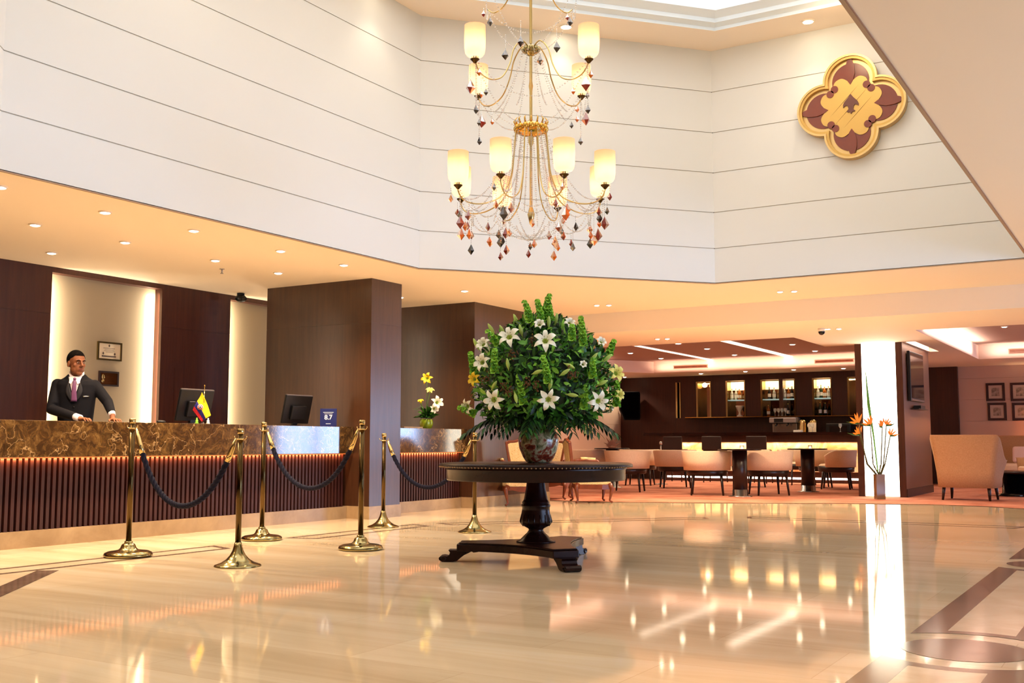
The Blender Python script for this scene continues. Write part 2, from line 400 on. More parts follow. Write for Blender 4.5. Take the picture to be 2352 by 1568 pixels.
# right hand wall with the glazed front of the hotel
wr=MB()
WIN=[(5.0,11.5),(23.9,31.1)]
ys=[YN]
for a,b in WIN: ys+=[a,b]
ys.append(33)
for k in range(0,len(ys),2): wr.box((XR,ys[k],0),(XR+.2,ys[k+1],3.0))
for a,b in WIN: wr.box((XR,a,0),(XR+.2,b,.25)); wr.box((XR,a,2.45),(XR+.2,b,3.0))
struct(wr.build('wall_glazed',M['beige']))
for k,(a,b) in enumerate(WIN):
    g=MB().box((XR+.12,a,.25),(XR+.14,b,2.45)); 
    fr=MB()
    nn=max(2,int((b-a)/1.5))
    for q in range(nn+1):
        y=a+(b-a)*q/nn; fr.box((XR+.02,y-.03,.25),(XR+.1,y+.03,2.45))
    w_=struct(g.build('window_%d'%(k+2),M['daywin'])); fr.build('window_frame',M['darkwood'],w_)
# ================================================================ PILLARS
def pillar(x0,x1,y0,y1,z1,label,seam=2.36):
    r=root('pillar',label,'pillar',((x0+x1)/2,(y0+y1)/2,0)); cx,cy=(x0+x1)/2,(y0+y1)/2
    p=MB(); p.box((x0-cx,y0-cy,.15),(x1-cx,y1-cy,seam-.003)); p.box((x0-cx+.003,y0-cy+.003,seam-.003),(x1-cx-.003,y1-cy-.003,seam+.003)); p.box((x0-cx,y0-cy,seam+.003),(x1-cx,y1-cy,z1))
    p.build('cladding',M['wood'],r)
    box((x0-cx-.012,y0-cy-.012,0),(x1-cx+.012,y1-cy+.012,.15)).build('plinth',M['plinth'],r)
    return r
pillar(-9.84,-8.12,10.12,10.72,ZC,'brown wood clad pillar at the end of the long reception counter, behind the rating sign')
pillar(-10.84,-8.25,12.6,14.74,ZC,'large brown wood clad block right behind the short counter and the big bouquet')
# reception back wall: two lit cream niches between proud dark panels
rw=root('reception_wall_panelling','dark wood panelling with two edge-lit cream niches behind the reception counter','wall panelling',(-10.7,8,0))
def rp(y0,y1,x1=-.0,name='wood_panel',z0=0,z1=ZC,m_='wood_dk'): return MB().box((-.16+.001,y0-8,z0),(x1,y1-8,z1)).build(name,M[m_],rw)
for y0,y1 in ((-3.9,7.58),(9.15,10.31)):
    p=MB(); p.box((-.155,y0-8,0),(0,y1-8,2.36)); p.box((-.155,y0-8,2.36),(-.004,y1-8,2.366)); p.box((-.155,y0-8,2.366),(0,y1-8,ZC))
    if y0>0: p.box((-.02,9.38-8,0),(.004,10.16-8,1.86)); 
    p.build('wood_panel',M['wood_dk'],rw)
MB().box((-.155,11.9-8,0),(0,12.59-8,ZC)).build('wood_panel',M['wood_dk'],rw)
for y0,y1 in ((7.58,9.15),(10.31,11.9)):
    MB().box((-.155,y0-8,0),(-.13,y1-8,2.86)).build('niche_panel',M['backlit'],rw)
    MB().box((-.155,y0-8,2.84),(0,y1-8,ZC)).build('header',M['wood_dk'],rw)
    for yy,sg in ((y0+.012,1),(y1-.012,-1)):
        area((-10.7-.035,yy,1.43),2.7,.04,34,(1,.88,.68),(-.8,sg*.8,0),name='niche_led')
# ================================================================ RECEPTION COUNTERS
def counter(y0,y1,label,seed):
    r=root('reception_counter',label,'reception counter',(-8.6,(y0+y1)/2,0)); cy=(y0+y1)/2; X=8.6
    MB().box((-8.36+X,y0-cy,.78),(-9.02+X,y1-cy,1.10)).build('marble_top',M['emperador'],r,bevel=.004)
    MB().box((-8.95+X,y0-cy,.0),(-8.52+X,y1-cy,.78)).build('body',M['slatback'],r)
    s=MB(); n=int((y1-y0)/.057)
    for k in range(n):
        y=y0-cy+.02+k*.057; s.box((-8.525+X,y,.145),(-8.478+X,y+.032,.778))
    s.build('slatted_front',M['slat'],r)
    MB().box((-8.53+X,y0-cy,0),(-8.455+X,y1-cy,.145)).build('stone_plinth',M['plinth'],r)
    MB().box((-8.41+X,y0-cy+.01,.772),(-8.40+X,y1-cy-.01,.779)).build('led_strip',M['led'],r,label='warm light strip under the marble overhang')
    area((-8.452+X,0,.766),.012,(y1-y0)-.1,4*(y1-y0),(1,.38,.12),(-1,0,-.45),name='counter_led',parent=r)
    return r
counter(1.8,10.10,'long reception counter with brown veined marble top and ribbed dark front, the man behind it',1)
counter(10.74,12.58,'short reception counter with marble top between the two brown pillars, holding the green flower pot',2)
# ================================================================ CEILING LIGHTS
def downlight_proto(name='recessed_downlight',r=.043,lens='lens'):
    o=root(name,'x','ceiling light')
    MB().ring([(r*1.35*math.cos(a*PI/12),r*1.35*math.sin(a*PI/12)) for a in range(24)],[(r*math.cos(a*PI/12),r*math.sin(a*PI/12)) for a in range(24)],-.012,0).build('trim_ring',M['ringwhite'],o,recalc=True)
    MB().lathe([(r*.2,-.02),(r*.7,-.016),(r,-.006),(r,-.002)],16).build('lens',M[lens],o)
    return o
proto=downlight_proto(); first=[True]
def place(pr,flag,loc,label,group):
    if flag[0]: flag[0]=False; pr.location=loc; pr['label']=label; pr['group']=group; return pr
    return dup(pr,loc,0,label,group)
G1='downlights in the soffit over the reception'
ordn=['nearest','second','third','fourth','fifth','sixth','seventh']
rowA=[(-7.68,4.95),(-7.75,5.98),(-7.71,6.94),(-7.76,8.16),(-7.77,9.18),(-7.75,11.59)]
wa=['cut off at the left edge','above and right of the leftmost whole spot','above the man and the framed certificate','above the lit niche beside the brown pillar','just left of the pillar top','right of the pillar, above the short counter']
for k,(x,y) in enumerate(rowA):
    place(proto,first,(x,y,ZC),'downlight in the row nearest the white well, '+wa[k],G1)
    spot((x,y,ZC-.04),190,WARM,125,.7)
rowB=[(-8.75,6.0),(-8.75,7.0),(-8.78,8.22),(-8.80,9.22),(-8.85,11.65)]
wb_=['the leftmost of it','second of it from the left','above the counter monitors beside the sprinkler','nearest the brown pillar on its left','peeping out right of the brown pillar top']
for k,(x,y) in enumerate(rowB):
    place(proto,first,(x,y,ZC),'inner-row downlight over the counter, '+wb_[k],G1)
    spot((x,y,ZC-.04),85,WARM,110,.7)
place(proto,first,(-9.91,7.0,ZC),'small dim downlight close to the dark reception wall at far left','downlights in the soffit over the reception'); spot((-9.91,7.0,ZC-.04),10,WARM,100)
wx=[('over the entrance side, near the camera',1.2,1.0),('over the entrance side, second',1.2,3.2),('over the entrance side, third',1.2,5.4),('over the entrance side, fourth',1.2,7.6),('over the entrance side, fifth',1.2,9.8),('over the entrance side, sixth',1.2,12.0),('at the near end of the counter, outer row',-7.72,3.9),('at the near end of the counter, outer row, second',-7.72,2.6),('at the near end of the counter, inner row',-8.78,4.9),('in the lounge soffit far right',-.4,16.0),('in the lounge over the armchair',-2.2,19.8),('in the lounge over the sofa',-1.2,22.4),('beside the beige wall left of the bar',-11.6,18.6),('beside the beige wall left of the bar, farther',-11.6,21.6),('beside the beige wall left of the bar, farthest',-11.7,24.9)]
for l,x,y in wx:  # unseen downlights added to brighten soffit, floor, lounge and beige wall
    z_=ZC if y<14 else (ZB if (y<16.5 or x<-11) else 2.88)
    place(proto,first,(x,y,z_),'added downlight out of the picture '+l,'added downlights outside the picture'); spot((x,y,z_-.04),(18 if x>0 else 60) if y<14 else 60,WARM if y<14 else (1,.8,.62),130,.7)
small=downlight_proto('twin_downlight_lamp',.036); f2=[True]
G2='paired downlights in the low ceilings'
for x,y,z,l in ((-6.92,13.8,ZC,'left lamp of the downlight pair above the bouquet'),(-6.76,13.87,ZC,'right lamp of the downlight pair above the bouquet'),
    (-4.22,13.8,ZC,'left lamp of the downlight pair on the soffit under the gold medallion'),(-4.05,13.86,ZC,'right lamp of the downlight pair on the soffit under the gold medallion'),
    (-6.95,16.05,ZB,'left lamp of the downlight pair at the front of the bar ceiling'),(-6.80,16.1,ZB,'right lamp of the downlight pair at the front of the bar ceiling'),
    (-4.17,15.95,ZB,'downlight touching the dome camera before the glowing column'),(-4.02,16.0,ZB,'downlight just right of the dome camera before the glowing column')):
    place(small,f2,(x,y,z),l,G2); spot((x,y,z-.03),150,WARM,130,.7)
cof=downlight_proto('coffer_downlight',.06); f3=[True]
for x,y,l in ((-3.36,12.35,'single downlight in the border of the high ceiling, above the gold medallion'),(-6.9,8.9,'downlight in the high ceiling border washing the left white wall'),(-6.9,6.0,'downlight in the high ceiling border over the near end of the left white wall'),(-1.5,9,'downlight in the high ceiling border on the right side'),(-5.9,11.0,'downlight in the high ceiling border over the angled white wall')):
    place(cof,f3,(x,y,5.9),l,'downlights in the high ceiling border'); spot((x,y,5.86),14,(1,.82,.6),90,.8)
for x,y,l in ((-5.6,3.0,'leftmost'),(-4.0,2.0,'middle'),(-2.2,2.0,'rightmost')):  # three out-of-view lamps added to brighten the near floor
    place(cof,f3,(x,y,5.9),'added downlight in the near border of the high ceiling, above the picture, the %s'%l,'downlights in the high ceiling border'); spot((x,y,5.86),260,(1,.88,.72),70,.9)
# bar lounge ceiling lights
bars=[(1448,810),(1518,822),(1624,800),(1687,814),(1820,790),(1872,805),(1558,788)]
bl=downlight_proto('tray_downlight',.055,'lens'); f4=[True]
wb2=['leftmost, just right of the bouquet','below left of the first light slot','between the two light slots, the nearer one','between the two light slots, the farther one','right of the second light slot, the larger','small one near the column','tiny one behind the front edge']
for (px,py),l in zip(bars,wb2):
    p=onz(px,py,2.88)
    place(bl,f4,(p.x,p.y,2.88),'spotlight in the mauve bar ceiling, '+l,'spots in the mauve bar ceiling'); spot((p.x,p.y,2.84),75,WARM,130,.7)
bb=downlight_proto('bar_edge_downlight',.05,'lens'); f5=[True]
for k,(px,py) in enumerate([(1610,857),(1712,852),(1823,848),(1937,845)]):
    p=onz(px,py,ZB); place(bb,f5,(p.x,p.y,ZB),'downlight in the row over the bar, %s from the left'%['first','second','third','fourth'][k],'downlights in the row over the bar'); spot((p.x,p.y,ZB-.04),34,WARM,90,.6)
# long light slots
def slotlight(pa,pb,w,label):
    a=onz(*pa,2.88); b=onz(*pb,2.88); c=(a+b)/2; d=(b-a); ang=math.atan2(d.y,d.x)
    r=root('light_slot',label,'ceiling light',(c.x,c.y,2.88),ang,'light slots in the bar ceiling'); L=d.length
    MB().ring([(-L/2-.02,-w/2-.02),(L/2+.02,-w/2-.02),(L/2+.02,w/2+.02),(-L/2-.02,w/2+.02)],[(-L/2,-w/2),(L/2,-w/2),(L/2,w/2),(-L/2,w/2)],-.01,0).build('frame',M['ringwhite'],r,recalc=True)
    MB().box((-L/2,-w/2,-.006),(L/2,w/2,-.001)).build('diffuser',M['strip'],r)
slotlight((1463,793),(1652,829),.16,'long narrow light slot in the mauve bar ceiling, the left one')
slotlight((1662,781),(1822,820),.2,'long narrow light slot in the mauve bar ceiling, the right one')
# hidden cove light of the trays
area((-7.6,23.85,2.66),5.6,.06,17,(1,.74,.56),(0,.35,1),name='cove_light'); area((-11.0,20,2.66),.06,5,16,(1,.74,.56),(-.3,0,1),name='cove_light')
area((-1,23.2,2.66),3.8,.06,14,(1,.82,.72),(0,.35,1),name='cove_light'); area((-2.95,20,2.66),.06,5,24,(1,.82,.72),(-.35,0,1),name='cove_light')
area((-3.54,19.9,2.7),.1,2,10,(1,.88,.75),(0,0,-1),name='slot_lamp')
def grille(x0,x1,z0,z1,y,label):
    r=root('air_grille',label,'air grille',((x0+x1)/2,y,(z0+z1)/2)); w=(x1-x0)/2;h=(z1-z0)/2
    MB().box((-w,-.015,-h),(w,0,h)).build('frame',mat('grille_tan',(186,140,118),.6),r)
    s=MB()
    for k in range(5): zz=-h+.02+k*(2*h-.04)/4; s.box((-w+.02,-.022,zz-.004),(w-.02,-.015,zz+.004))
    s.build('slats',M['chairwood'],r)
a=ony(1546,838,23.97); b=ony(1625,840,23.97); grille(a.x,b.x,2.68,2.76,24.0,'slim air grille in the pale edge of the bar ceiling, left one')
a=ony(1870,820,23.97); b=ony(1961,825,23.97); grille(a.x,b.x,2.68,2.76,24.0,'slim air grille in the pale edge of the bar ceiling, right one by the column')
a=ony(2316,803,23.37); grille(a.x,a.x+1.2,2.68,2.78,23.4,'air grille in the lounge ceiling recess at the right edge of the picture')
# small ceiling things
p=onz(1887,754,ZB)
r=root('dome_camera','small dome security camera hanging below the bar ceiling before the glowing column','security camera',(p.x,p.y,ZB))
MB().lathe([(.05,-.045),(.055,0)],20).build('housing',M['whiteplastic'],r); MB().ellipsoid((0,0,-.05),(.05,.05,.05),16,8).build('dome',M['blackgloss'],r)
r=root('security_camera','black security camera on the soffit above the second lit niche','security camera',(-10.45,10.25,ZC))
MB().lathe([(.05,-.03),(.05,0)],16).build('mount',M['black'],r)
MB().ellipsoid((0,0,-.07),(.075,.075,.055),16,8).build('body',M['black'],r)
MB().tube([(.04,0,-.07),(.10,-.03,-.085)],.032,12).build('lens_barrel',M['black'],r)
r=root('sprinkler_head','small sprinkler head sticking down from the soffit over the counter','sprinkler',(-9.16,8.68,ZC))
MB().lathe([(.03,-.006),(.03,0)],12).build('escutcheon',M['steel'],r); MB().lathe([(.006,-.05),(.009,-.006)],10).build('stem',M['steel'],r); MB().lathe([(.018,-.056),(.018,-.05)],12).build('deflector',M['steel'],r)
# ================================================================ CHANDELIER
CHX,CHY=-4.175,7.185
ch=root('chandelier','tall brass and crystal chandelier with small pleated shades and amber drops under the skylight','chandelier',(CHX,CHY,2.36),YAW)
def cz(z): return z-2.36
M['shade']=mat('warm_translucent_lampshade',(250,190,150),.8)
def shade_mat():
    n,l,b=nodes(M['shade']); tr=n.new('ShaderNodeBsdfTranslucent'); tr.inputs[0].default_value=lin((255,206,168)); mx=n.new('ShaderNodeMixShader'); mx.inputs[0].default_value=.62
    out=[k for k in n if k.type=='OUTPUT_MATERIAL'][0]; l.new(b.outputs[0],mx.inputs[1]); l.new(tr.outputs[0],mx.inputs[2]); l.new(mx.outputs[0],out.inputs[0])
shade_mat()
M['bulb']=lampmat('lit_bulb',(255,220,160),25)
M['crystal']=mat('clear_crystal',(255,250,244),.02,trans=.85,ior=1.5,spec=.8)
M['amber']=mat('amber_crystal',(226,120,24),.06,trans=.6,ior=1.5,spec=.8)
M['redcr']=mat('dark_red_crystal',(150,30,14),.06,trans=.5,ior=1.5,spec=.8)
M['smoke']=mat('smoky_black_crystal',(40,28,26),.06,trans=.15,ior=1.5,spec=.9)
st=MB(); st.lathe([(.012,cz(2.62)),(.02,cz(2.66)),(.03,cz(2.70)),(.012,cz(2.76)),(.010,cz(3.25)),(.022,cz(3.28)),(.012,cz(3.5)),(.012,cz(3.7)),(.018,cz(3.74)),(.012,cz(3.78)),(.012,cz(4.6)),(.02,cz(4.64)),(.01,cz(4.7)),(.008,cz(6.19))],14)
st.build('stem',M['champagne'],ch)
MB().lathe([(.02,cz(6.12)),(.12,cz(6.16)),(.13,cz(6.195))],24).build('ceiling_canopy',M['champagne'],ch)
h=MB(); h.lathe([(.03,cz(3.33)),(.10,cz(3.35)),(.125,cz(3.385)),(.10,cz(3.41)),(.05,cz(3.44)),(.02,cz(3.46))],24)
for k in range(16):
    a=2*PI*k/16; x,y=.118*math.cos(a),.118*math.sin(a); h.ellipsoid((x,y,cz(3.39)),(.022,.022,.03),8,6)
    h.tube([(x,y,cz(3.41)),(x*1.15,y*1.15,cz(3.45)),(x*1.0,y*1.0,cz(3.47))],[.008,.006,.003],6)
h.build('gold_crown_hub',M['gold'],ch)
h=MB(); h.lathe([(.02,cz(3.99)),(.05,cz(4.01)),(.06,cz(4.04)),(.03,cz(4.07)),(.015,cz(4.09))],18)
for k in range(8):
    a=2*PI*k/8; h.ellipsoid((.06*math.cos(a),.06*math.sin(a),cz(4.04)),(.016,.016,.024),8,6)
h.build('upper_hub',M['brass'],ch)
MB().lathe([(.02,cz(4.63)),(.06,cz(4.65)),(.05,cz(4.69)),(.015,cz(4.71))],18).build('top_hub',M['brass'],ch)
def arm(an,pts,rad=.0055):
    mb=MB(); mb.tube([(r*math.cos(an),r*math.sin(an),cz(z)) for r,z in pts],rad,8)
    mb.build('arm',M['champagne'],ch)
def smooth(pts,n=6):
    out=[]
    for i in range(len(pts)-1):
        p0=pts[max(i-1,0)];p1=pts[i];p2=pts[i+1];p3=pts[min(i+2,len(pts)-1)]
        for k in range(n):
            t=k/n; out.append(tuple(.5*((2*b)+(-a+c)*t+(2*a-5*b+4*c-d)*t*t+(-a+3*b-3*c+d)*t**3) for a,b,c,d in zip(p0,p1,p2,p3)))
    out.append(tuple(pts[-1])); return out
AL=smooth([(.05,3.40),(.12,3.40),(.145,3.2),(.17,3.0),(.24,2.84),(.36,2.765),(.48,2.745),(.57,2.77),(.61,2.83),(.612,2.88)])
AU=smooth([(.02,4.05),(.10,4.09),(.19,4.0),(.24,3.86),(.32,3.74),(.43,3.69),(.53,3.70),(.59,3.75),(.61,3.81)])
AT=smooth([(.02,4.68),(.1,4.72),(.2,4.62),(.3,4.5),(.42,4.47),(.5,4.52)])
shp=[(.030,0),(.060,.010),(.074,.032),(.080,.07),(.082,.14),(.080,.245)]
def lampset(an,r,z):
    x,y=r*math.cos(an),r*math.sin(an)
    cup=MB(); cup.lathe([(.008,-.05),(.02,-.035),(.034,-.022),(.036,-.016),(.012,-.014),(.010,.04)],14,mtx=Matrix.Translation((x,y,cz(z)))); cup.build('candle_cup',M['brass_dk'],ch)
    s=MB(); n=28; V=[];F=[]
    for q,(rr,zz) in enumerate(shp):
        for k in range(n):
            a=2*PI*k/n; e=1+.012*(k%2); V.append((x+rr*e*math.cos(a),y+rr*e*math.sin(a),cz(z)+zz))
    for q in range(len(shp)-1):
        for k in range(n): F.append((q*n+k,q*n+(k+1)%n,(q+1)*n+(k+1)%n,(q+1)*n+k))
    s.add(V,F,0,True); sh=s.build('lamp_shade',M['shade'],ch)
    MB().ellipsoid((x,y,cz(z)+.085),(.012,.012,.035),8,6).build('bulb',M['bulb'],sh)
    d=bpy.data.lights.new('bulb_light','POINT'); d.energy=2.4; d.color=(1,.80,.58); d.shadow_soft_size=.02
    o=bpy.data.objects.new('bulb_light',d); C.objects.link(o); o.parent=ch; o.location=(x,y,cz(z)+.09)
for k in range(8): an=PI/8+k*PI/4; arm(an,AL); lampset(an,.612,2.895)
for k in range(4): an=PI/4+k*PI/2; arm(an,AU); lampset(an,.612,3.82)
for k in range(4): an=PI/4+k*PI/2; arm(an,AT)
pend_n=[0]
def drop_geo(mb,x,y,z,s_,w=1.0,mi=0):
    """faceted kite-shaped drop whose top is at z"""
    a0=rnd.random()*PI; n=6; vs=[(x,y,z)]; 
    for k in range(n): a=a0+2*PI*k/n; f=1 if k%2 else .8; vs.append((x+.34*s_*w*f*math.cos(a),y+.34*s_*w*f*math.sin(a),z-.62*s_))
    vs.append((x,y,z-s_)); fs=[(0,1+(k+1)%n,1+k) for k in range(n)]+[(n+1,1+k,1+(k+1)%n) for k in range(n)]
    mb.add(vs,fs,mi)
def pendant(an,r,ztop,drop,size,m_,w=1.0):
    size*=1.2
    x,y=r*math.cos(an),r*math.sin(an)
    mb=MB()
    z=ztop
    while z>ztop-drop: mb.add([(x,y,cz(z)),(x+.003,y,cz(z)-.006),(x,y+.003,cz(z)-.006),(x-.003,y,cz(z)-.006),(x,y-.003,cz(z)-.006),(x,y,cz(z)-.012)],[(0,2,1),(0,3,2),(0,4,3),(0,1,4),(5,1,2),(5,2,3),(5,3,4),(5,4,1)],1); z-=.016
    drop_geo(mb,x,y,cz(ztop-drop),size,w)
    mb.build('pendant',[M[m_],M['crystal']],ch); pend_n[0]+=1
cols=['redcr','amber','smoke','amber','redcr','smoke','amber','redcr']
for k in range(8):
    an=PI/8+k*PI/4
    pendant(an+.03,.60,2.84,.20,.09,cols[k])
    pendant(an-.09,.58,2.80,.10,.06,cols[(k+1)%8])
    pendant(an+.10,.55,2.76,.08,.07,cols[(k+3)%8])
    pendant(an,.52,2.74,.19+.05*(k%2),.075,cols[(k+2)%8])
    pendant(an-.05,.66,2.86,.05,.055,cols[(k+5)%8])
    am=an+PI/8
    pendant(am,.47,2.62,.05,.06,cols[(k+4)%8],.9)
    pendant(am+.05,.33,2.60,.08+.04*(k%3),.06,cols[(k+6)%8])
for k in range(4):
    an=PI/4+k*PI/2
    pendant(an+.06,.60,3.80,.07,.055,'amber'); pendant(an-.07,.62,3.78,.12,.10,'redcr'); pendant(an+.1,.55,3.72,.14,.05,'smoke')
    pendant(an,.60,3.75,.30,.06,'smoke'); pendant(an-.1,.5,3.70,.10,.05,'amber')
    pendant(an,.47,4.5,.05,.07,'smoke'); pendant(an+.1,.5,4.52,.02,.05,'redcr'); pendant(an+.4,.22,4.2,.12,.08,'smoke')
# bead strings: swags and falls of small clear crystals
def bead(mb,x,y,z,s_):
    mb.add([(x,y,z+s_),(x+s_,y,z),(x,y+s_,z),(x-s_,y,z),(x,y-s_,z),(x,y,z-s_)],[(0,1,2),(0,2,3),(0,3,4),(0,4,1),(5,2,1),(5,3,2),(5,4,3),(5,1,4)])
def swag(mb,p,q,sag,n,s_=.0068):
    for i in range(n+1):
        t=i/n; v=Vector(p).lerp(Vector(q),t); bead(mb,v.x,v.y,v.z-sag*4*t*(1-t),s_*(1.3 if i%5==0 else 1))
bs=MB()
P=lambda an,r,z:(r*math.cos(an),r*math.sin(an),cz(z))
for k in range(8):
    an=PI/8+k*PI/4; a2=an+PI/4
    swag(bs,P(an,.60,2.86),P(a2,.60,2.86),.22,34); swag(bs,P(an,.5,2.75),P(a2,.5,2.75),.14,26)
    swag(bs,P(an,.13,3.38),P(an,.56,2.78),.18,40); swag(bs,P(an+.2,.12,3.36),P(an+.2,.30,2.66),.02,44)
    swag(bs,P(an+.4,.11,3.34),P(an+.4,.20,2.72),.0,40); swag(bs,P(an,.30,2.66),P(an+PI,.02,2.5),.05,22)
    swag(bs,P(an,.07,4.02),P(an,.30,3.5),.08,34)
for k in range(4):
    an=PI/4+k*PI/2; swag(bs,P(an,.6,3.8),P(an+PI/2,.6,3.8),.28,44); swag(bs,P(an,.6,3.78),P(an,.12,3.42),.1,34); swag(bs,P(an,.5,4.52),P(an+PI/2,.5,4.52),.2,36); swag(bs,P(an,.5,4.5),P(an,.06,4.06),.1,30); swag(bs,P(an,.6,3.78),P(an,.6,3.4),0,24)
b_=bs.build('crystal_bead_strings',M['crystal'],ch); b_['kind']='stuff'
# ================================================================ CENTRE TABLE
TX,TY=-4.14,7.19
tb=root('centre_table','round dark mahogany pedestal table with beaded rim in the middle of the lobby','table',(TX,TY,0))
R0=.745
t=MB(); t.lathe([(.02,.716),(R0-.04,.716),(R0-.008,.722),(R0,.730),(R0,.738),(R0-.012,.748),(R0-.03,.7515),(.02,.7525)],72); t.build('tabletop',M['mahogany'],tb)
t=MB(); t.lathe([(R0-.075,.622),(R0-.062,.622),(R0-.057,.632),(R0-.057,.70),(R0-.04,.716),(.1,.716),(.1,.68),(R0-.09,.68),(R0-.09,.622)],72,cap=False); t.build('apron',M['mahogany'],tb)
t=MB()
for k in range(150): a=2*PI*k/150; t.ellipsoid(((R0-.004)*math.cos(a),(R0-.004)*math.sin(a),.7245),(.006,.006,.0055),6,4)
o=t.build('rim_beading',mat('beading_bronze',(150,118,84),.3,.6),tb,label='row of small light beads round the rim'); o['kind']='stuff'
t=MB(); t.lathe([(.150,.150),(.150,.158),(.125,.165),(.105,.185),(.085,.205),(.066,.222),(.056,.240),(.060,.252),(.095,.270),(.116,.285),(.121,.305),(.116,.34),(.108,.385),(.106,.41),(.112,.418),(.112,.432),(.104,.440),(.106,.452),(.098,.462),(.092,.475),(.078,.55),(.066,.63),(.064,.72)],40); t.build('pedestal_column',M['mahogany'],tb)
fl=MB()
for k in range(16):
    a=2*PI*k/16; fl.tube([(.100*math.cos(a),.100*math.sin(a),.272),(.118*math.cos(a),.118*math.sin(a),.305),(.110*math.cos(a),.110*math.sin(a),.36)],[.005,.010,.004],6)
fl.build('carved_gadroons',M['mahogany'],tb)
# three-cornered platform with concave sides
AN=[math.radians(a) for a in (208,321,90)]
pl=[]
for i,a in enumerate(AN):
    a2=AN[(i+1)%3]; a2=a2 if a2>a else a2+2*PI
    c=Vector((math.cos(a),math.sin(a))); t_=Vector((-c.y,c.x)); tipr=.60; hw=.10
    p1=c*tipr+t_*hw; d=Vector((math.cos(a2),math.sin(a2))); t2=Vector((-d.y,d.x)); p2=d*tipr-t2*hw
    pl.append(tuple(c*tipr-t_*hw)); 
    mid=(p1+p2)/2; inn=mid.normalized()*.20
    for q in range(0,9):
        s_=q/8; v=(1-s_)**2*p1+2*s_*(1-s_)*inn+s_*s_*p2
        pl.append(tuple(v))
    pl.pop()
t=MB(); t.prism(pl,.085,.138); t.prism([(x*.97,y*.97) for x,y in pl],.138,.15); t.build('tripod_platform',M['mahogany'],tb,bevel=.006)
for a in AN:
    f=MB(); prof=[(.70,.03),(.735,.012),(.745,.04),(.73,.066),(.70,.072),(.68,.062),(.665,.075),(.66,.115),(.60,.118),(.50,.118),(.46,.118),(.455,.098),(.49,.092),(.53,.085),(.57,.06),(.60,.03),(.62,.008),(.67,.0),(.71,.003)]
    prof=[(.715,.002),(.738,.018),(.742,.040),(.726,.060),(.700,.062),(.678,.056),(.660,.070),(.655,.095),(.668,.118),(.44,.118),(.44,.100),(.475,.094),(.49,.104),(.515,.088),(.545,.070),(.575,.040),(.60,.012),(.635,0),(.68,0)]
    mm=Matrix.Rotation(a,4,'Z')@Matrix(((1,0,0,0),(0,0,1,-.06),(0,.76,0,0),(0,0,0,1)))
    f.prism(prof,0,.12,mtx=mm)
    for s_ in (-.06,.06):
        q=Matrix.Rotation(a,4,'Z'); f.tube([q@Vector((.705+.018*math.cos(u),s_,.026+.015*math.sin(u))) for u in [k*.7 for k in range(8)]],.008,6)
    f.build('scroll_foot',M['mahogany'],tb,bevel=.004,recalc=True)
# ================================================================ VASE AND BOUQUET
M['vase']=mat('painted_porcelain',(190,180,140),.15,coat=.4)
def vasemat():
    cr,mp,tc=texmix(M['vase'],13,[(.30,(60,70,40)),(.42,(140,128,84)),(.5,(206,190,146)),(.58,(150,60,34)),(.66,(96,30,20)),(.74,(196,170,120))],detail=5,dist=.25)
    cr.color_ramp.interpolation='EASE'
vasemat()
VX,VY=TX+.02,TY+.01
vs_=root('porcelain_vase','painted porcelain vase with red and green flowers standing on the round table','vase',(VX,VY,.7535))
MB().lathe([(.085,0),(.10,.01),(.12,.04),(.150,.11),(.158,.17),(.150,.22),(.12,.255),(.085,.275),(.08,.295),(.10,.315)],36).build('body',M['vase'],vs_)
MB().ring([(.103*math.cos(a*PI/18),.103*math.sin(a*PI/18)) for a in range(36)],[(.085*math.cos(a*PI/18),.085*math.sin(a*PI/18)) for a in range(36)],.30,.318).build('rim',M['gold'],vs_,recalc=True)
bq=root('flower_arrangement','huge domed bouquet of white lilies and green bells in the porcelain vase','flowers',(VX,VY,1.05))
LZ=1.05; BXO,BYO=.035,.02
prof_b=[(1.02,.14),(1.08,.38),(1.16,.48),(1.25,.53),(1.38,.545),(1.5,.52),(1.62,.45),(1.72,.35),(1.80,.24),(1.87,.10),(1.9,.02)]
def br(z):
    for (a,ra),(b,rb) in zip(prof_b[:-1],prof_b[1:]):
        if a<=z<=b: return ra+(rb-ra)*(z-a)/(b-a)
    return 0
BC=Vector((VX+BXO,VY+BYO,0))
def bnorm(p):
    e=.02; z=p.z; dr=(br(z+e)-br(z-e))/(2*e); q=Vector((p.x-BC.x,p.y-BC.y,0)); q=q.normalized() if q.length>1e-4 else Vector((0,0,1)); v=q-Vector((0,0,dr)); v.normalize(); return v
def hit_b(px,py):
    d=sight(px,py).normalized(); s_=6.5
    while s_<11:
        p=CAMP+d*s_
        if (Vector((p.x,p.y,0))-BC).length<br(p.z): return p
        s_+=.01
    # beside the silhouette: closest to axis
    best=None
    for k in range(300):
        p=CAMP+d*(7+.01*k); dd=(Vector((p.x,p.y,0))-BC).length
        if best is None or dd<best[0]: best=(dd,p)
    return best[1]
def frame_to(n_,roll=0,pos=(0,0,0)):
    n_=Vector(n_).normalized(); q=n_.to_track_quat('Z','Y').to_matrix().to_4x4()
    return Matrix.Translation(Vector(pos))@q@Matrix.Rotation(roll,4,'Z')
L0=Vector((VX,VY,LZ))
def gm(n_,c,r=.5,s_=.4): return mat(n_,c,r,spec=s_)
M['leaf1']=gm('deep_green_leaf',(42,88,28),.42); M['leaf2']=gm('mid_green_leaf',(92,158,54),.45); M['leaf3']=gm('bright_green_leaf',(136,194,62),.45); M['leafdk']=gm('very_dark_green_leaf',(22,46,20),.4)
M['bells']=gm('lime_green_bell_petals',(166,222,82),.5); M['lily']=gm('white_lily_petal',(246,244,222),.5); M['lilyy']=gm('cream_yellow_lily_petal',(232,222,120),.5); M['lilyc']=gm('green_lily_throat',(176,196,84),.5)
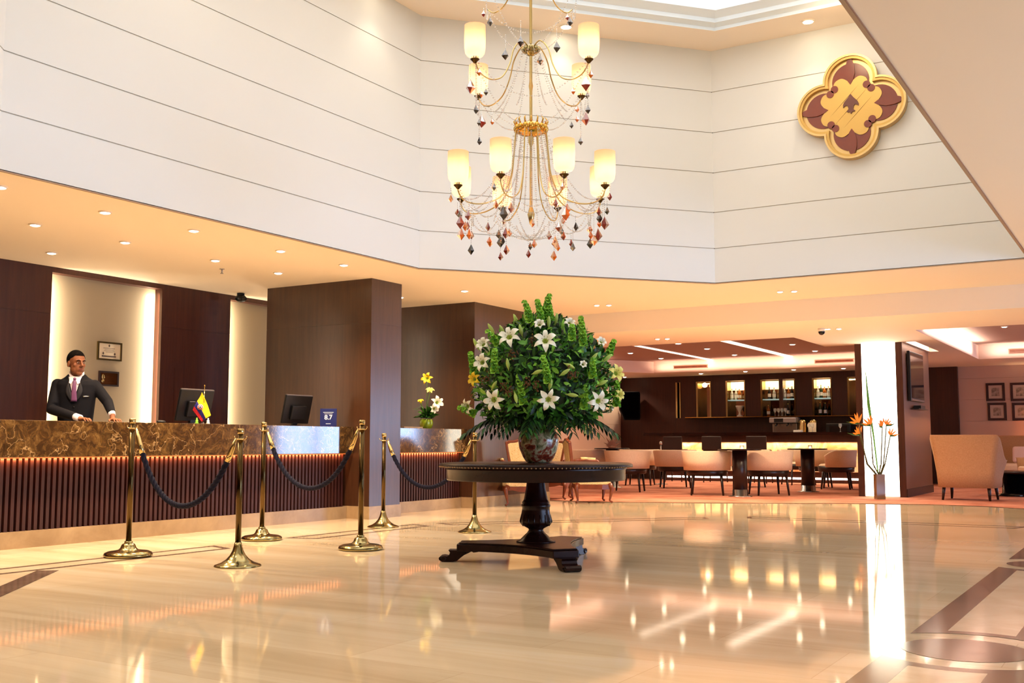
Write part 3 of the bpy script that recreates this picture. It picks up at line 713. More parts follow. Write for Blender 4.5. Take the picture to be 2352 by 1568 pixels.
M['stamen']=gm('brown_stamen',(120,62,20),.6); M['berry']=gm('brown_berry_cluster',(100,62,26),.5); M['yellow']=gm('yellow_lily_petal',(236,200,40),.5); M['bud']=gm('pale_green_lily_bud',(178,204,104),.5)
def leaf_geo(mb,mtx,L,w,mi,curl=.2,fold=.25):
    vs=[];n=4
    for i in range(n+1):
        t=i/n; ww=w*math.sin(PI*min(1,max(.04,t*.92+.06)))**.8 if i<n else .0
        z=-curl*L*t*t; vs+=[(-ww/2,L*t,z+fold*ww/2),(0,L*t,z),(ww/2,L*t,z+fold*ww/2)]
    fs=[]
    for i in range(n): a=i*3; fs+=[(a,a+1,a+4,a+3),(a+1,a+2,a+5,a+4)]
    mb.add(vs,fs,mi,True,mtx)
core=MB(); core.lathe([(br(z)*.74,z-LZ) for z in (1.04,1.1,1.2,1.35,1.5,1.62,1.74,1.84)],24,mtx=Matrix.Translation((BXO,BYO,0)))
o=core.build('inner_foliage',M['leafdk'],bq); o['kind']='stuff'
fol=MB()
for k in range(4300):
    z=rnd.uniform(1.03,1.86); th=rnd.uniform(0,2*PI); r_=br(z)*rnd.uniform(.72,1.02)
    p=BC+Vector((r_*math.cos(th),r_*math.sin(th),z)); nn=bnorm(Vector((p.x,p.y,z)))
    d=(nn*rnd.uniform(.4,1)+Vector((rnd.gauss(0,.5),rnd.gauss(0,.5),rnd.gauss(.1,.5)))).normalized()
    side=d.cross(nn+Vector((rnd.gauss(0,.3),)*3)); 
    if side.length<.01: continue
    side.normalize(); up=side.cross(d)
    mm=Matrix((side,d,up)).transposed().to_4x4(); mm.translation=p-L0
    L=rnd.uniform(.035,.085); c=rnd.random()
    leaf_geo(fol,mm,L,L*rnd.uniform(.3,.5),0 if c<.40 else (1 if c<.70 else (2 if c<.81 else 3)),rnd.uniform(0,.5))
o=fol.build('foliage',[M['leaf1'],M['leaf2'],M['leaf3'],M['leafdk']],bq); o['kind']='stuff'
# drooping palm fronds under the dome
for k in range(22):
    th=rnd.uniform(0,2*PI) if k>10 else YAW+PI+[-.2,.15,.5,.9,1.3,1.7,2.2,2.6,2.9,3.2,3.5][k]
    f=MB(); p0=Vector((BXO+.12*math.cos(th),BYO+.12*math.sin(th),.07)); Lf=rnd.uniform(.42,.52); out=Vector((math.cos(th),math.sin(th),0)); sd=Vector((-out.y,out.x,0))
    for j in range(9):
        t=.25+.75*j/8; c=p0+out*(Lf*t*.95)+Vector((0,0,.10*t-.24*t*t))
        for s_ in (-1,1):
            d=(out*.75+sd*s_*.65+Vector((0,0,-.35*t-.15))).normalized(); sd2=d.cross(Vector((0,0,1))).normalized(); up=sd2.cross(d)
            mm=Matrix((sd2,d,up)).transposed().to_4x4(); mm.translation=c; leaf_geo(f,mm,.13*(1.1-.5*t),.022,0 if (j+k)%3 else 1,.35)
    f.tube([p0+out*(Lf*t*.95)+Vector((0,0,.10*t-.24*t*t)) for t in (0,.25,.5,.75,1)],[.004,.004,.003,.002,.001],5,mi=0)
    f.build('palm_frond',[M['leafdk'],M['leaf1']],bq)
def lily(mb,mtx,R,open_=1.0,n=6,mi=0,mc=1,ms=2):
    for k in range(n):
        a=2*PI*k/n+(.05 if k%2 else 0); w=R*(.50 if k%2 else .40); vs=[];N=6
        for i in range(N+1):
            t=i/N; rr=R*(.06+ .94*t*(.35+.65*open_)) ; z=R*(.62*(1-open_*.55)*math.sin(t*PI*.62)+.30*math.sin(t*PI*.7)-.32*open_*t*t*t)
            ww=w*math.sin(PI*min(.97,.12+t*.85))**.9*(1 if i<N else .12)
            for s_,dz in ((-1,.10),(0,0),(1,.10)):
                x=rr; y=s_*ww/2; vs.append((x*math.cos(a)-y*math.sin(a),x*math.sin(a)+y*math.cos(a),z+dz*ww))
        fs=[];ms_=[]
        mb.add(vs[:6],[(0,1,4,3),(1,2,5,4)],mc,True,mtx)
        mb.add(vs[3:],[q for i in range(N-1) for q in ((i*3,i*3+1,i*3+4,i*3+3),(i*3+1,i*3+2,i*3+5,i*3+4))],mi,True,mtx)
    for k in range(6):
        a=2*PI*k/6+.3; e=(R*.26*math.cos(a),R*.26*math.sin(a),R*.55); mb2=MB(); mb2.tube([(0,0,R*.1),e],R*.012,4); mb.add(mb2.v,mb2.f,mc,True,mtx)
        mb2=MB(); mb2.ellipsoid(e,(R*.045,R*.025,R*.025),6,4); mb.add(mb2.v,mb2.f,ms,True,mtx)
    mb2=MB(); mb2.tube([(0,0,-R*.5),(0,0,R*.15)],R*.03,5); mb.add(mb2.v,mb2.f,mc,True,mtx)
LSC=1.22
LPX=[(1252,795,.078,1,0),(1177,788,.078,1,0),(1240,762,.055,.5,0),(1145,912,.072,1,0),(1258,911,.070,1,0),(1362,914,.072,1,0),(1122,838,.07,.8,0),(1124,803,.065,.7,0),(1302,757,.05,.7,0),(1398,862,.07,.8,1),(1105,872,.055,.8,2),(1090,925,.06,.8,0),(1368,798,.05,.6,0),(1405,905,.05,.7,1),(1330,842,.04,.4,0),(1345,970,.05,.6,1)]
tocam=(CAMP-Vector((VX,VY,1.3))).normalized()
for px,py,R_,op,cl in LPX:
    p=hit_b(px,py); nn=bnorm(Vector((p.x,p.y,min(p.z,1.86)))); n2=(nn*.55+tocam*.55+Vector((0,0,.12))).normalized()
    f=MB(); lily(f,frame_to(n2,rnd.random()*2,p+nn*.045-L0),R_*LSC,op); f.build('lily',[M['lily'] if cl==0 else (M['lilyy'] if cl==1 else M['yellow']),M['lilyc'],M['stamen']],bq)
for k in range(12):
    th=YAW+rnd.uniform(.1,PI-.1); z=rnd.uniform(1.2,1.75); p=BC+Vector((br(z)*math.cos(th),br(z)*math.sin(th),z)); nn=bnorm(p)
    f=MB(); lily(f,frame_to(nn,rnd.random(),p+nn*.03-L0),rnd.uniform(.055,.075),rnd.uniform(.6,1)); f.build('lily',[M['lily'],M['lilyc'],M['stamen']],bq)
BPX=[(1135,890,35),(1185,905,-60),(1228,858,10),(1300,838,-40),(1305,905,0),(1262,890,80),(1372,882,40),(1160,770,110),(1135,765,120),(1200,770,100),(1170,845,80),(1190,745,110),(1260,752,90),(1325,770,85),(1355,830,60),(1385,830,45),(1290,860,30),(1100,800,100),(1210,740,95),(1275,745,80)]
for px,py,an in BPX:
    p=hit_b(px,py); nn=bnorm(Vector((p.x,p.y,min(p.z,1.86)))); a=math.radians(an); d=(nn*.5+RT*math.cos(a)*.7+Vector((0,0,1))*math.sin(a)*.7).normalized()
    f=MB(); f.lathe([(.002,-.03),(.006,-.01),(.013,.01),(.015,.03),(.011,.055),(.003,.075)],8,mtx=frame_to(d,0,p+nn*.015-L0)); f.build('lily_bud',M['bud'],bq)
# bells of Ireland spikes: stem with whorls of cup shaped petals
def spike(p,d,L,label=None,sc=1.0):
    f=MB(); d=Vector(d).normalized(); n=int(L/.022); side=d.cross(Vector((.3,.2,1))).normalized(); bend=Vector((rnd.gauss(0,.02),rnd.gauss(0,.02),0))
    P_=[Vector(p)-L0+d*L*t+bend*t*t for t in [i/6 for i in range(7)]]
    f.tube(P_,.004,5,mi=1)
    for i in range(n):
        t=(i+.5)/n; c=Vector(p)-L0+d*L*t+bend*t*t; s_=(.029-.012*t)*sc
        for k in range(5):
            a=2*PI*k/5+i*.7; u=side*math.cos(a)+d.cross(side)*math.sin(a); nn=(u+d*.5).normalized()
            f.lathe([(s_*.15,0),(s_*.55,s_*.5),(s_*.95,s_*.75)],6,mtx=frame_to(nn,0,c+u*.004),cap=False,mi=0 if (i+k)%3 else 1)
    f.build('bells_of_ireland',[M['bells'],M['leaf2']],bq)
def bp(px,py): return hit_b(px,py)
for (a,b,L) in [((1252,745),(1250,690),.2),((1262,745),(1262,695),.18),((1243,750),(1242,705),.18),((1218,750),(1220,700),.17),((1335,800),(1332,730),.22),((1142,860),(1140,805),.18),((1098,865),(1090,810),.18),((1205,925),(1195,855),.22),((1258,880),(1255,820),.2),((1335,935),(1345,885),.18),((1100,945),(1068,930),.13),((1355,870),(1352,820),.15),((1408,930),(1412,870),.2),((1310,790),(1312,760),.12),((1150,800),(1140,770),.12),((1390,820),(1400,790),.12)]:
    p=bp(*a); q=sight(*b).normalized(); base=CAMP+q*((p-CAMP).length); d=(base-p)
    spike(p-Vector((0,0,.0))+bnorm(Vector((p.x,p.y,min(p.z,1.86))))*.03,d,max(L,.1))
for px,py in [(1235,885),(1215,880),(1305,855),(1312,865),(1160,890),(1175,900),(1225,785),(1180,820),(1120,870),(1320,775)]:
    p=bp(px,py); f=MB(); nn=bnorm(Vector((p.x,p.y,min(p.z,1.86))))
    for k in range(26):
        v=Vector((rnd.gauss(0,.02),rnd.gauss(0,.02),rnd.gauss(0,.02))); q=p-L0+nn*.02+v; f.ellipsoid(q,(.006,.006,.007),6,4)
    f.build('berry_cluster',M['berry'],bq)
# ================================================================ STANCHIONS AND ROPES
def stanchion(tall):
    H=1.10 if tall else 1.01
    r=root('stanchion','x','stanchion')
    if tall:
        MB().lathe([(.178,0),(.188,.008),(.190,.018),(.180,.034),(.155,.044),(.11,.050),(.078,.056),(.062,.07),(.054,.09),(.048,.10),(.036,.106),(.03,.108)],48).build('base',M['brass'],r)
        MB().lathe([(.023,.10),(.0225,H-.035)],20).build('post',M['brass_dk'],r)
        MB().lathe([(.03,.104),(.034,.112),(.030,.122),(.024,.124)],24).build('collar',M['brass'],r)
    else:
        MB().lathe([(.168,0),(.172,.005),(.165,.012),(.12,.028),(.085,.05),(.058,.08),(.040,.115),(.030,.15),(.024,.175)],48).build('base',M['brass'],r)
        MB().lathe([(.022,.16),(.0215,H-.035)],20).build('post',M['brass_dk'],r)
    t=MB(); t.lathe([(.024,H-.085),(.034,H-.083),(.034,H-.075),(.024,H-.073)],24); t.build('rope_ring',M['champagne'],r)
    t=MB(); t.lathe([(.0225,H-.04),(.026,H-.036),(.026,H-.004),(.022,H)],24); t.build('cap',M['champagne'],r)
    for s_ in (0,PI):
        q=MB(); c=Vector((math.cos(s_)*.034,math.sin(s_)*.034,H-.079)); q.tube([c,c+Vector((math.cos(s_)*.02,math.sin(s_)*.02,.004)),c+Vector((math.cos(s_)*.03,math.sin(s_)*.03,.014)),c+Vector((math.cos(s_)*.03,math.sin(s_)*.03,.024))],.004,6); q.build('hook',M['champagne'],r)
    return r
SP={'a':(-7.11,5.82),'b':(-5.87,5.79),'c':(-7.25,7.45),'d':(-5.88,7.22),'e':(-7.25,9.28),'f':(-6.03,9.22)}
st_=stanchion(True); st_.location=SP['a']+(0,); tag(st_,'tall brass stanchion with domed base, leftmost of the posts, by the long counter','stanchion','tall brass stanchions'); 
def rope_dir(a,b): return math.atan2(SP[b][1]-SP[a][1],SP[b][0]-SP[a][0])
st_.rotation_euler.z=rope_dir('a','b')
dup(st_,SP['c']+(0,),rope_dir('c','d'),'tall brass stanchion with domed base, the middle one nearest the second monitor')
dup(st_,SP['d']+(0,),rope_dir('c','d'),'tall brass stanchion with domed base, standing in front of the brown pillar')
s2=stanchion(False); s2.location=SP['b']+(0,); s2.rotation_euler.z=rope_dir('a','b'); tag(s2,'short brass stanchion with flared trumpet base, the nearest post to the viewer','stanchion','short brass stanchions')
dup(s2,SP['e']+(0,),rope_dir('e','f'),'short brass stanchion with flared trumpet base before the pillar foot')
dup(s2,SP['f']+(0,),rope_dir('e','f'),'short brass stanchion with flared trumpet base partly behind the round table')
def rope(a,b,ha,hb,low,label):
    A=Vector(SP[a]+(ha-.075,)); B=Vector(SP[b]+(hb-.075,)); d=(B-A); d.z=0; d.normalize(); A+=d*.05; B-=d*.05
    r=root('barrier_rope',label,'rope',((A.x+B.x)/2,(A.y+B.y)/2,low),0,'navy ropes of the queue barrier'); O=Vector(r.location)
    N=40; pts=[]
    L=(B-A).length
    for i in range(N+1):
        t=i/N; c=A.lerp(B,t); sg=((A.z+B.z)/2-low)
        k=(math.cosh(3.0*(2*t-1))-1)/(math.cosh(3.0)-1); u=4*(t-.5)**2
        c.z=low+(A.lerp(B,t).z-low)*(.45*k+.55*u); pts.append(c-O)
    mb=MB(); 
    fine=pts[2:-2]; mb.tube(fine,.0195,12)
    for ph in (0,1,2):
        tw=[]
        for i in range(len(fine)*5-4):
            t=i/5; k=min(int(t),len(fine)-2); c=fine[k].lerp(fine[k+1],t-k); tg=(fine[k+1]-fine[k]).normalized(); u=tg.cross(Vector((0,0,1)).cross(d)).normalized() if abs(tg.z)<.999 else Vector((1,0,0)); u=Vector((-d.y,d.x,0)); w=tg.cross(u); a_=i*.42+ph*2*PI/3
            tw.append(c+(u*math.cos(a_)+w*math.sin(a_))*.0135)
        mb.tube(tw,.010,6)
    mb.build('rope',M['navy'],r)
    for q,p2 in ((pts[:4],0),(pts[-4:][::-1],1)):
        e=MB(); e.tube(q,[.006,.018,.022,.023],12); e.build('end_cap',M['champagne'],r)
rope('a','b',1.10,1.01,.42,'navy twisted rope on brass hooks, the nearest one, hanging left of the front post')
rope('c','d',1.10,1.10,.50,'navy twisted rope hanging across the counter end, the middle one of the three')
rope('e','f',1.01,1.01,.44,'navy twisted rope in front of the short counter, farthest of the three')
# ================================================================ THINGS ON THE COUNTERS
def monitor_thing(px,label,loc=None):
    p=onx(px,965,-8.80)
    r=root('computer_monitor',label,'monitor',(-8.80,p.y,1.101)); 
    tilt=Matrix.Translation((0,0,.035))@Matrix.Rotation(math.radians(13),4,'Y')
    MB().box((-.018,-.23,0),(.012,.23,.34),mtx=tilt).build('casing',M['black'],r,bevel=.008)
    MB().box((-.021,-.21,.02),(-.018,.21,.32),mtx=tilt).build('screen',mat('dark_screen',(20,24,34),.15),r)
    MB().box((.012,-.12,.05),(.045,.12,.22),mtx=tilt).build('rear_housing',M['black'],r,bevel=.01)
    MB().box((-.01,-.22,.335),(.013,.22,.345),mtx=tilt).build('top_edge',mat('grey_top_edge',(96,88,88),.35),r)
    f=MB(); f.lathe([(.11,0),(.115,.006),(.10,.012),(.03,.018)],28,sx=.85,mtx=Matrix.Translation((-.01,.0,0))); f.box((-.02,-.035,.01),(.015,.035,.12)); f.build('stand',M['black'],r)
    return r
m1=monitor_thing(441,'black computer monitor seen from behind on the counter, behind the small flag')
m2=monitor_thing(676,'black computer monitor seen from behind beside the blue rating sign')
k=MB(); k.lathe([(.012,0),(.012,.004)],14,mtx=Matrix.Translation((.013,-.15,.30))@Matrix.Rotation(math.radians(103),4,'Y')); k.build('round_badge',M['steel'],m2,label='small round silver badge')
# little national flag
fp=onx(465,968,-8.62)
fr=root('table_flag','small yellow, blue and red table flag with round emblem on a short pole','flag',(fp.x,fp.y,1.101),YAW)
MB().lathe([(.035,0),(.036,.006),(.02,.012),(.008,.03)],20).build('base',M['darkwood'],fr)
U=depth((fp.x,fp.y,1.1))/FPX
def fl(px,py,dy=0): return Vector(((px-465)*U,dy,(968-py)*U+.0))
MB().tube([fl(466,966),fl(468,882)],.004,8).build('pole',M['brass'],fr)
MB().ellipsoid(fl(468,880),(.007,.007,.012),8,6).build('finial',M['gold'],fr)
fm=MB(); NU,NV=14,16
A_,B_,C_,D_=fl(463,895),fl(484,948),fl(464,963),fl(442,936)
V=[]
for i in range(NU+1):
    for j in range(NV+1):
        u=i/NU; v=j/NV; p=A_*(1-u)*(1-v)+B_*(1-u)*v+D_*u*(1-v)+C_*u*v
        p=p+Vector((0,-.012+.012*math.sin(u*7+v*2),0))+ (Vector((.006*math.sin(v*PI),0,0))*(1-u)); V.append(p)
for i in range(NU):
    for j in range(NV):
        mi=0 if i<NU*.5 else (1 if i<NU*.75 else 2)
        a=i*(NV+1)+j; fm.add([V[a],V[a+1],V[a+NV+2],V[a+NV+1]],[(0,1,2,3)],mi,True)
M['fy']=mat('flag_yellow',(250,208,12),.7); M['fb']=mat('flag_blue',(30,24,110),.7); M['fred']=mat('flag_red',(196,22,34),.7); M['white']=mat('flag_white',(240,224,214),.7)
o=fm.build('cloth',[M['fy'],M['fb'],M['fred']],fr); q=o.modifiers.new('s','SOLIDIFY'); q.thickness=.0015
e=MB(); c=fl(461,929,-.030); mm=Matrix.Translation(c)@Matrix.Rotation(PI/2,4,'X')
e.lathe([(.0001,0),(.030,0),(.030,.002),(.0001,.002)],24,mi=0,mtx=mm,cap=False); e.lathe([(.0001,.002),(.025,.002),(.025,.003),(.0001,.003)],24,mi=1,mtx=mm,cap=False); e.lathe([(.0001,.003),(.017,.003),(.017,.004),(.0001,.004)],24,mi=0,mtx=mm,cap=False); e.lathe([(.0001,.004),(.010,.004),(.007,.005),(.0001,.005)],6,mi=2,mtx=mm,cap=False)
e.build('round_emblem',[M['white'],M['fred'],M['fb']],fr)
for (px,cc_,nm) in ((452,'leaf3','little_ornament'),(478,'whiteplastic','little_ornament')):
    p=onx(px,968,-8.55); r=root(nm,'tiny green ornament left of the small flag' if px<460 else 'tiny white ornament right of the small flag','ornament',(p.x,p.y,1.101)); MB().lathe([(.016,0),(.02,.01),(.012,.025),(.016,.035),(.004,.05)],12).build('body',M[cc_],r); MB().ellipsoid((0,0,.055),(.009,.009,.009),8,6).build('head',M[cc_],r)
p=onx(370,968,-8.6); r=root('computer_mouse','small black object lying on the counter left of the first monitor','desk item',(p.x,p.y,1.101)); MB().ellipsoid((0,0,.016),(.035,.055,.016),14,8).build('body',M['black'],r); MB().tube([(0,.05,.012),(-.05,.12,.004),(-.1,.2,.003)],.002,5).build('cable',M['black'],r)
# text helper
def text_mesh(body,size,parent,name,m_,loc,rot,ext=.0005,align='CENTER'):
    cu=bpy.data.curves.new(name,'FONT'); cu.body=body; cu.size=size; cu.extrude=ext; cu.align_x=align; cu.align_y='CENTER'; cu.offset=size*.02
    t_=bpy.data.objects.new(name,cu); C.objects.link(t_); bpy.context.view_layer.update()
    me=bpy.data.meshes.new_from_object(t_); bpy.data.objects.remove(t_); o=bpy.data.objects.new(name,me); C.objects.link(o)
    me.materials.clear(); me.materials.append(m_); o.parent=parent; o.location=loc; o.rotation_euler=rot; return o
p=onx(754,978,-8.50)
sg=root('rating_sign','dark blue rating sign reading 8.7 standing on the counter beside the pillar','sign',(p.x,p.y,1.101),YAW)
us=depth(tuple(sg.location))/FPX; w=19*us; hh=41*us
M['signblue']=mat('rating_sign_blue',(38,44,96),.3); M['signwhite']=mat('printed_white',(236,236,240),.4)
MB().box((-w,-.006,.003),(w,.006,hh)).build('panel',M['signblue'],sg,bevel=.002)
MB().box((-w*.7,-.03,0),(w*.7,.03,.004)).build('foot',M['signblue'],sg)
text_mesh('8.7',hh*.36,sg,'number',M['signwhite'],(0,-.0068,hh*.50),(PI/2,0,0))
s=MB(); s.box((-w*.62,-.0072,hh*.775),(w*.62,-.006,hh*.80)); s.box((-w*.5,-.0072,hh*.70),(w*.5,-.006,hh*.715)); s.box((-w*.3,-.0072,hh*.14),(w*.3,-.006,hh*.165)); s.build('small_print',M['signwhite'],sg)
# pot with lilies on the short counter
p=onx(979,984,-8.62)
gp=root('green_pot','small round lime green pot on the short marble counter','flower pot',(p.x,p.y,1.101),YAW)
M['limepot']=mat('lime_green_glazed_pot',(128,148,24),.25,coat=.3)
MB().lathe([(.055,0),(.074,.01),(.090,.05),(.092,.09),(.083,.128),(.076,.133),(.072,.125),(.076,.09)],28,cap=False).build('body',M['limepot'],gp)
MB().lathe([(.001,.112),(.066,.112)],20,cap=False).build('soil',M['leafdk'],gp); MB().lathe([(.001,.003),(.05,.003)],20,cap=False).build('base',M['limepot'],gp)
fa=root('potted_lilies','small arrangement of yellow and pale lilies in the lime green pot','flowers',(p.x,p.y,1.23),YAW); O=Vector((p.x,p.y,1.23)); u2=depth(tuple(O))/FPX
def q2(px,py,dy=0): return Vector(((px-979)*u2,dy,(984-py)*u2-.129))
f=MB()
for k in range(170):
    th=rnd.uniform(0,2*PI); el=rnd.uniform(-.1,1.3); d=Vector((math.cos(th)*math.cos(el),math.sin(th)*math.cos(el),math.sin(el)+.15)).normalized()
    st0=Vector((0,0,.02))+d*rnd.uniform(.0,.10); sd=d.cross(Vector((rnd.random(),rnd.random(),.5))).normalized(); up=sd.cross(d); mm=Matrix((sd,d,up)).transposed().to_4x4(); mm.translation=st0
    L=rnd.uniform(.06,.10); leaf_geo(f,mm,L,L*.3,rnd.choice([0,0,1,3]),.4)
for a in (2.6,2.9,2.3): f.tube([(0,0,.02),(math.cos(a)*.1,0,.12*math.sin(a)+.1),(math.cos(a)*.2,0,.14)],[.003,.003,.001],5,mi=1)
o=f.build('foliage',[M['leaf1'],M['leaf2'],M['leaf3'],M['leafdk']],fa); o['kind']='stuff'
for px,py,R_,op,cl,ndir in ((981,870,.055,.9,'yellow',(-.2,-1,.2)),(987,902,.05,.6,'lilyy',(.1,-.6,.8)),(967,928,.045,.35,'yellow',(-.1,-.4,.9)),(1002,925,.065,.8,'lily',(.4,-.9,.1)),(995,938,.05,.7,'lily',(.5,-.9,-.1))):
    b=q2(px,py,-.03); f=MB(); f.tube([(0,0,0),(b.x*.4,-.01,b.z*.6),tuple(b)],.003,5,mi=3); lily(f,frame_to(ndir,rnd.random(),b),R_*1.75,op); 
    for k_ in range(len(f.m)): pass
    f.build('lily',[M[cl],M['lilyc'],M['stamen'],M['leaf2']],fa)
a=onx(916,983,-8.7); b=onx(960,983,-8.7)
r=root('document_folder','flat pale document folder lying on the short counter left of the green pot','folder',(-8.72,(a.y+b.y)/2,1.101)); hw=(b.y-a.y)/2
MB().box((-.11,-hw,0),(.11,hw,.006)).build('cover',M['dark_fab'],r); MB().box((-.105,-hw+.005,.006),(.105,hw-.005,.02)).build('pages',mat('paper_stack',(206,180,150),.7),r); MB().box((-.11,-hw,.02),(.11,hw,.024)).build('cover',M['tan_fab'],r)
# framed certificate and plaque in the lit niche
def wallframe(p0,p1,x,name,label,cat,fm_,bgm):
    a=onx(*p0,x); b=onx(*p1,x); cy_,cz_=(a.y+b.y)/2,(a.z+b.z)/2; w=abs(b.y-a.y)/2; h_=abs(a.z-b.z)/2
    r=root(name,label,cat,(x,cy_,cz_)); mm=Matrix(((0,0,1,0),(1,0,0,0),(0,1,0,0),(0,0,0,1)))
    ft=.02; R=lambda a_,b_:[(-a_,-b_),(a_,-b_),(a_,b_),(-a_,b_)]
    MB().ring(R(w,h_),R(w-ft,h_-ft),0,.022,mtx=mm).build('frame',fm_,r,recalc=True)
    MB().prism(R(w-ft,h_-ft),0,.008,mtx=mm).build('sheet',bgm,r)
    return r,w,h_
paper=mat('certificate_paper',(214,196,164),.6)
r,w,h_=wallframe((223,783),(277,830),-10.828,'framed_certificate','thin gold framed certificate on the lit niche above the dark plaque','certificate',M['brass'],paper)
s=MB()
for (y0,y1,z0,z1) in ((-.62,.55,-.62,-.48),(-.5,.45,.30,.34),(-.4,.35,.14,.17),(-.45,.42,.0,.03),(-.3,.3,-.14,-.11)): s.box((.008,y0*w,z0*h_),(.0095,y1*w,z1*h_))
for y_,z_ in ((-.5,-.25),(.45,-.27),(-.02,.6)): s.ellipsoid((.009,y_*w,z_*h_),(.001,.012,.016),10,6)
s.build('printed_lines',mat('dark_print',(70,44,32),.6),r)
r,w,h_=wallframe((226,851),(270,888),-10.828,'brass_plaque','dark framed bronze plaque on the lit niche behind the man\'s shoulder','plaque',M['darkwood'],mat('bronze_plate',(110,66,28),.25,.8))
s=MB(); s.ellipsoid((.009,-.55*w,.2*h_),(.002,.02,.035),12,8); s.ellipsoid((.009,-.58*w,-.35*h_),(.002,.016,.02),12,8); s.build('relief_emblem',M['champagne'],r)
s=MB()
for k in range(5): s.box((.008,-.2*w,(.45-.2*k)*h_),(.009,.7*w,(.48-.2*k)*h_))
s.build('engraved_lines',M['brass_dk'],r)
# ================================================================ GOLD MEDALLION ON THE FAR WHITE WALL
md=root('gold_medallion','large gold four-lobed medallion with a brown fleur motif on the white wall','wall ornament',(-2.95,12.674,4.86))
def quat(d,R,N=96,sc=1.0):
    out=[]
    for k in range(N):
        t=2*PI*k/N+.0001; best=0
        for q in range(4):
            e=t-q*PI/2; s_=R*R-(d*math.sin(e))**2
            if s_>0: best=max(best,d*math.cos(e)+math.sqrt(s_))
        out.append((best*sc*math.cos(t),best*sc*math.sin(t)))
    return out
mm=Matrix(((1,0,0,0),(0,0,-1,0),(0,1,0,0),(0,0,0,1)))
M['cgold']=mat('pale_gold_rim',(206,172,112),.35,.7); M['gold2']=mat('satin_gold_leaf',(204,164,88),.42,.4); M['lacq']=mat('brown_red_lacquer',(124,52,16),.2)
MB().ring(quat(.315,.315),quat(.315,.292),0,.11,mtx=mm).build('outer_rim',M['cgold'],md,recalc=True)
MB().ring(quat(.315,.292),quat(.315,.262),0,.095,mtx=mm).build('inner_rim',M['gold2'],md,recalc=True)
MB().prism(quat(.315,.27),.005,.05,mtx=mm).build('back_plate',M['cgold'],md)
MB().prism(quat(.315,.215),.05,.062,mtx=mm).build('lacquer_border',M['lacq'],md)
def cusp(N=192):
    out=[]
    for k in range(N):
        t=2*PI*k/N; c8=math.cos(8*t); c4=math.cos(4*t)
        r_=.375-.075*(abs(math.cos(4*t))**3)*(1 if c4>0 else .9)+.0; out.append((r_*math.cos(t),r_*math.sin(t)))
    return out
MB().prism(cusp(),.062,.072,mtx=mm).build('centre_plate',M['gold2'],md)
for q in range(4):
    a=PI/4+q*PI/2; s=MB()
    for s_ in (-1,1):
        c=(.30*math.cos(a)-s_*.036*math.sin(a),.30*math.sin(a)+s_*.036*math.cos(a)); s.prism([(c[0]+.044*math.cos(2*PI*k/20),c[1]+.044*math.sin(2*PI*k/20)) for k in range(20)],.062,.078,mtx=mm)
    s.build('scroll_curl',M['lacq'],md)
s=MB()
for q in range(4):
    a=q*PI/2; T=lambda x,y:(x*math.cos(a)-y*math.sin(a),x*math.sin(a)+y*math.cos(a))
    s.prism([T(*v) for v in ((.265,0),(.31,.03),(.40,.055),(.50,.05),(.56,.03),(.60,0),(.56,-.03),(.50,-.05),(.40,-.055),(.31,-.03))],.062,.076,mtx=mm)
s.build('lobe_leaves',M['lacq'],md)
fl_=[(0,.17),(.035,.12),(.085,.065),(.10,.03),(.098,-.005),(.075,.015),(.05,.02),(.035,-.005),(.03,-.04),(.055,-.065),(.035,-.075),(.02,-.07),(0,-.10)]
fl_=fl_+[(-x,y) for x,y in fl_[-2:0:-1]]
MB().prism([(x*.9,y*.9) for x,y in fl_],.072,.084,mtx=mm).build('fleur_motif',mat('brown_fleur',(104,56,36),.3),md)
s=MB()
for q in range(4):
    a=PI/4+q*PI/2; 
    for o_ in (-.11,0,.11):
        s.add([(o_*math.cos(a)-.36*math.sin(a)*(.9-abs(o_)*2),o_*math.sin(a)+.36*math.cos(a)*(.9-abs(o_)*2),.0735),(o_*math.cos(a)+.003-.1*0,o_*math.sin(a),.0735),(o_*math.cos(a),o_*math.sin(a)+.003,.0735)],[(0,1,2)],0,False,mm)
s.build('inlaid_lines',M['brass_dk'],md)
area((-2.95,11.6,5.75),.3,.3,5,(1,.75,.45),(0,.7,-.5),name='medallion_fill')  # fill light added for the medallion, no fixture belongs to it
# ================================================================ THE MAN BEHIND THE COUNTER
base=onx(176,900,-9.36); mx_,my_=base.x,base.y
man=root('person','man in a dark suit, white shirt and purple tie leaning his hands on the counter','person',(mx_,my_,0),YAW)
RI=Matrix.Rotation(-YAW,3,'Z')
def loc_(w): return RI@(Vector(w)-Vector((mx_,my_,0)))
HA=loc_(onx(190,960,-8.90)); HB=loc_(onx(262,962,-8.93)); HA.z=1.135; HB.z=1.135
M['skin']=mat('warm_brown_skin',(136,84,56),.5,spec=.3); M['suit']=mat('black_navy_suit_wool',(17,16,22),.8,spec=.2); M['shirt']=mat('white_shirt_cotton',(226,214,220),.7); M['tie']=mat('purple_tie_silk',(112,66,104),.45); M['hair']=mat('short_black_hair',(12,8,6),.9,spec=.1)
TF=math.radians(14); TR=Matrix.Rotation(TF,4,'Z')  # chest turned a little to the right of the picture
SH=1.0
